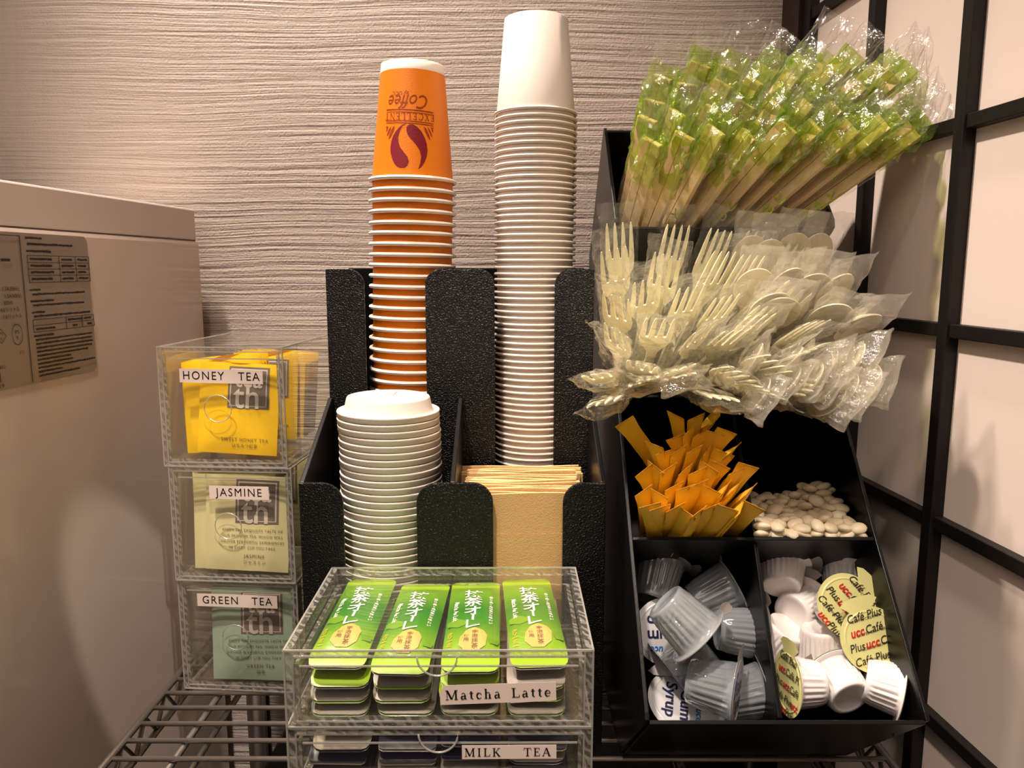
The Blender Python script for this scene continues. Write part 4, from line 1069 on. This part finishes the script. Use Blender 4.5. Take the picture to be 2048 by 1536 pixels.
def foil(kind, r, tab):
    b = MB(); o_ = foil_outline(r, tab)
    b.shape(o_, 0, T(0, 0, .0002)); b.shape(o_[::-1], 4, T(0, 0, .00005))
    b.lathe([(r * .80, .0002), (r * .82, .0006), (r * .86, .0006), (r * .88, .0002)], 40, 0)
    Z = .00075
    if kind == 'creamer':
        rows_ = [(.0205, [('Café Plus', 1, 0.0)]), (.0105, [('ucc', 2, -.0095), ('Café Pl', 1, .0075)]), (.0005, [('Plus', 1, -.0135), ('ucc', 2, -.0015), ('Café', 1, .0115)]), (-.0095, [('Café Plus', 1, -.0055), ('ucc', 2, .0125)]), (-.0180, [('ucc', 2, -.0055), ('Plus', 1, .005)])]
        for y, ws in rows_:
            for s_, mi, x in ws: b.text(s_, .0082 if mi == 1 else .0088, mi, T(x, y - .003, Z), shear=.28, off=.004 if mi == 1 else .022, sx=.9)
            if abs(y) < .019 : b.text('COFFEE CREAMER', .0027, 1, T(.001, y + .0048, Z), sx=1.05); b.text('TRANS FAT FREE', .0024, 3, T(-.006 if y < 0 else .009, y + .0015 - .0045, Z)) if False else None
        mats = ['pod_foil', 'label_ink', 'red_ink', 'label_ink', 'silver_foil']
    else:
        b.text('Gum', .0125, 1, T(.003, .003, Z), off=.02); b.text('Syrup', .0125, 1, T(.001, -.0085, Z), off=.02)
        b.text('ucc', .0075, 2, T(.008, .0135, Z), off=.02, shear=.25)
        for (x, y, r_) in ((-.013, .0085, .0038), (-.0165, .002, .003), (-.008, .0145, .0026)):
            b.shape([(x + r_ * math.cos(R(20 * k)), y + r_ * math.sin(R(20 * k))) for k in range(18)], 2, T(0, 0, Z))
        mats = ['syrup_foil', 'navy_ink', 'blue_ink', 'navy_ink', 'silver_foil']
    return b, mats
CR = dict(rb=.0155, rt=.0185, h=.0245, rf=.0238)
SY = dict(rb=.0162, rt=.0202, h=.0350, rf=.0258)
mk_cr = part_src('cup', pod_body(nfl=26, **CR), ['pod_white'])
mk_sy = part_src('cup', pod_body(nfl=24, **SY), ['pod_clear'])
lq = MB(); lq.lathe([(0, .003), (SY['rb'] - .002, .003), (SY['rb'] - .0008, .006), (SY['rt'] - .0026, .024), (0, .024)], 32)
mk_lq = part_src('syrup', lq, ['pod_liquid'])
fb, fm = foil('creamer', .0240, .0075); mk_cf = part_src('foil_lid', fb, fm)
fb2, fm2 = foil('syrup', .0260, .0070); mk_sfl = part_src('foil_lid', fb2, fm2)
U_ = Vector((0, SP, CP)); B_k = Vector((0, -CP, SP))
def pod(kind, u, v, Y, axis, up, label, dz=0):
    """u,v: where the middle of the body shows; axis: base-to-lid (right, up, towards viewer); up: direction of the lid tab"""
    sp_ = CR if kind == 'creamer' else SY
    cv = lambda a: Vector((a[0], 0, 0)) + U_ * a[1] + B_k * a[2]
    z = cv(axis).normalized(); y = cv(up); y = (y - z * y.dot(z)).normalized(); x = y.cross(z)
    p = at(u, v, Y) - z * sp_['h'] / 2
    M = Matrix((x, y, z)).transposed().to_4x4(); M.translation = p + Vector((0, 0, ZC))
    r_ = thing('creamer_pod' if kind == 'creamer' else 'syrup_pod', label, 'creamer pod' if kind == 'creamer' else 'syrup pod', M, 'white creamer pods' if kind == 'creamer' else 'clear gum syrup pods')
    if kind == 'creamer': mk_cr(r_); mk_cf(r_, T(0, 0, sp_['h'] + .0001))
    else: mk_sy(r_); mk_lq(r_); mk_sfl(r_, T(0, 0, sp_['h'] + .0001))
SD = 'syrup'
pod(SD, 1312, 1160, .604, (.30, .80, -.45), (1, 0, 0), 'clear syrup pod at the upper left of its bin, base down against the left wall')
pod(SD, 1322, 1262, .592, (.05, .28, .95), (0, -1, .3), 'clear syrup pod showing its printed lid, half hidden at the left wall')
pod(SD, 1362, 1236, .540, (.62, -.62, .10), (.6, .6, 0), 'bright clear syrup pod on top of its pile, base tipped to the upper left')
pod(SD, 1425, 1190, .598, (.84, .42, -.05), (-.4, .9, 0), 'clear syrup pod high in the pile with its rim tipped to the upper right')
pod(SD, 1478, 1262, .575, (.99, -.10, .05), (0, 1, 0), 'clear syrup pod lying on its side with its rim against the middle divider')
pod(SD, 1385, 1325, .566, (-.74, -.60, .05), (-.6, .7, 0), 'clear syrup pod with its rim down to the lower left, under the bright one')
pod(SD, 1425, 1372, .528, (.86, -.08, .40), (.1, 1, 0), 'clear syrup pod at the front with its printed lid turned to the right')
pod(SD, 1488, 1388, .548, (.80, .25, .10), (.1, 1, 0), 'clear syrup pod tucked behind the front one, rim beside the divider')
pod(SD, 1352, 1425, .556, (.10, .72, .60), (.9, -.3, 0), 'clear syrup pod lowest at the left, printed lid up behind the front lip')
CM = 'creamer'
pod(CM, 1562, 1150, .600, (.25, .62, -.62), (.8, .2, 0), 'white creamer pod at the upper left of its bin with its base towards the viewer')
pod(CM, 1690, 1165, .604, (.20, .80, -.50), (.9, -.3, 0), 'white creamer pod at the back showing the grey edge of its rim')
pod(CM, 1678, 1212, .566, (.10, .30, .92), (.75, .62, 0), 'creamer pod with its yellow lid facing out, upper one of two')
pod(CM, 1730, 1278, .548, (.0, .28, .95), (-.25, .95, 0), 'creamer pod with its yellow lid facing out, lower right one of two')
pod(CM, 1598, 1218, .592, (.70, .10, -.60), (0, 1, 0), 'grey-shaded white creamer pod on its side left of the yellow lids')
pod(CM, 1560, 1275, .578, (-.35, -.80, -.40), (0, 0, 1), 'white creamer pod standing against the divider, ribbed side out')
pod(CM, 1645, 1284, .562, (.10, -.93, -.10), (0, 0, 1), 'white creamer pod upside down below the upper yellow lid')
pod(CM, 1608, 1366, .527, (-.99, .05, .08), (0, 1, 0), 'white creamer pod at the front left lying with its yellow lid to the left')
pod(CM, 1682, 1372, .530, (-.18, .42, -.88), (-.8, .3, 0), 'white creamer pod at the front middle with its round base facing out')
pod(CM, 1764, 1370, .524, (.88, -.18, .36), (0, -1, 0), 'white creamer pod at the front right with its yellow lid to the right')
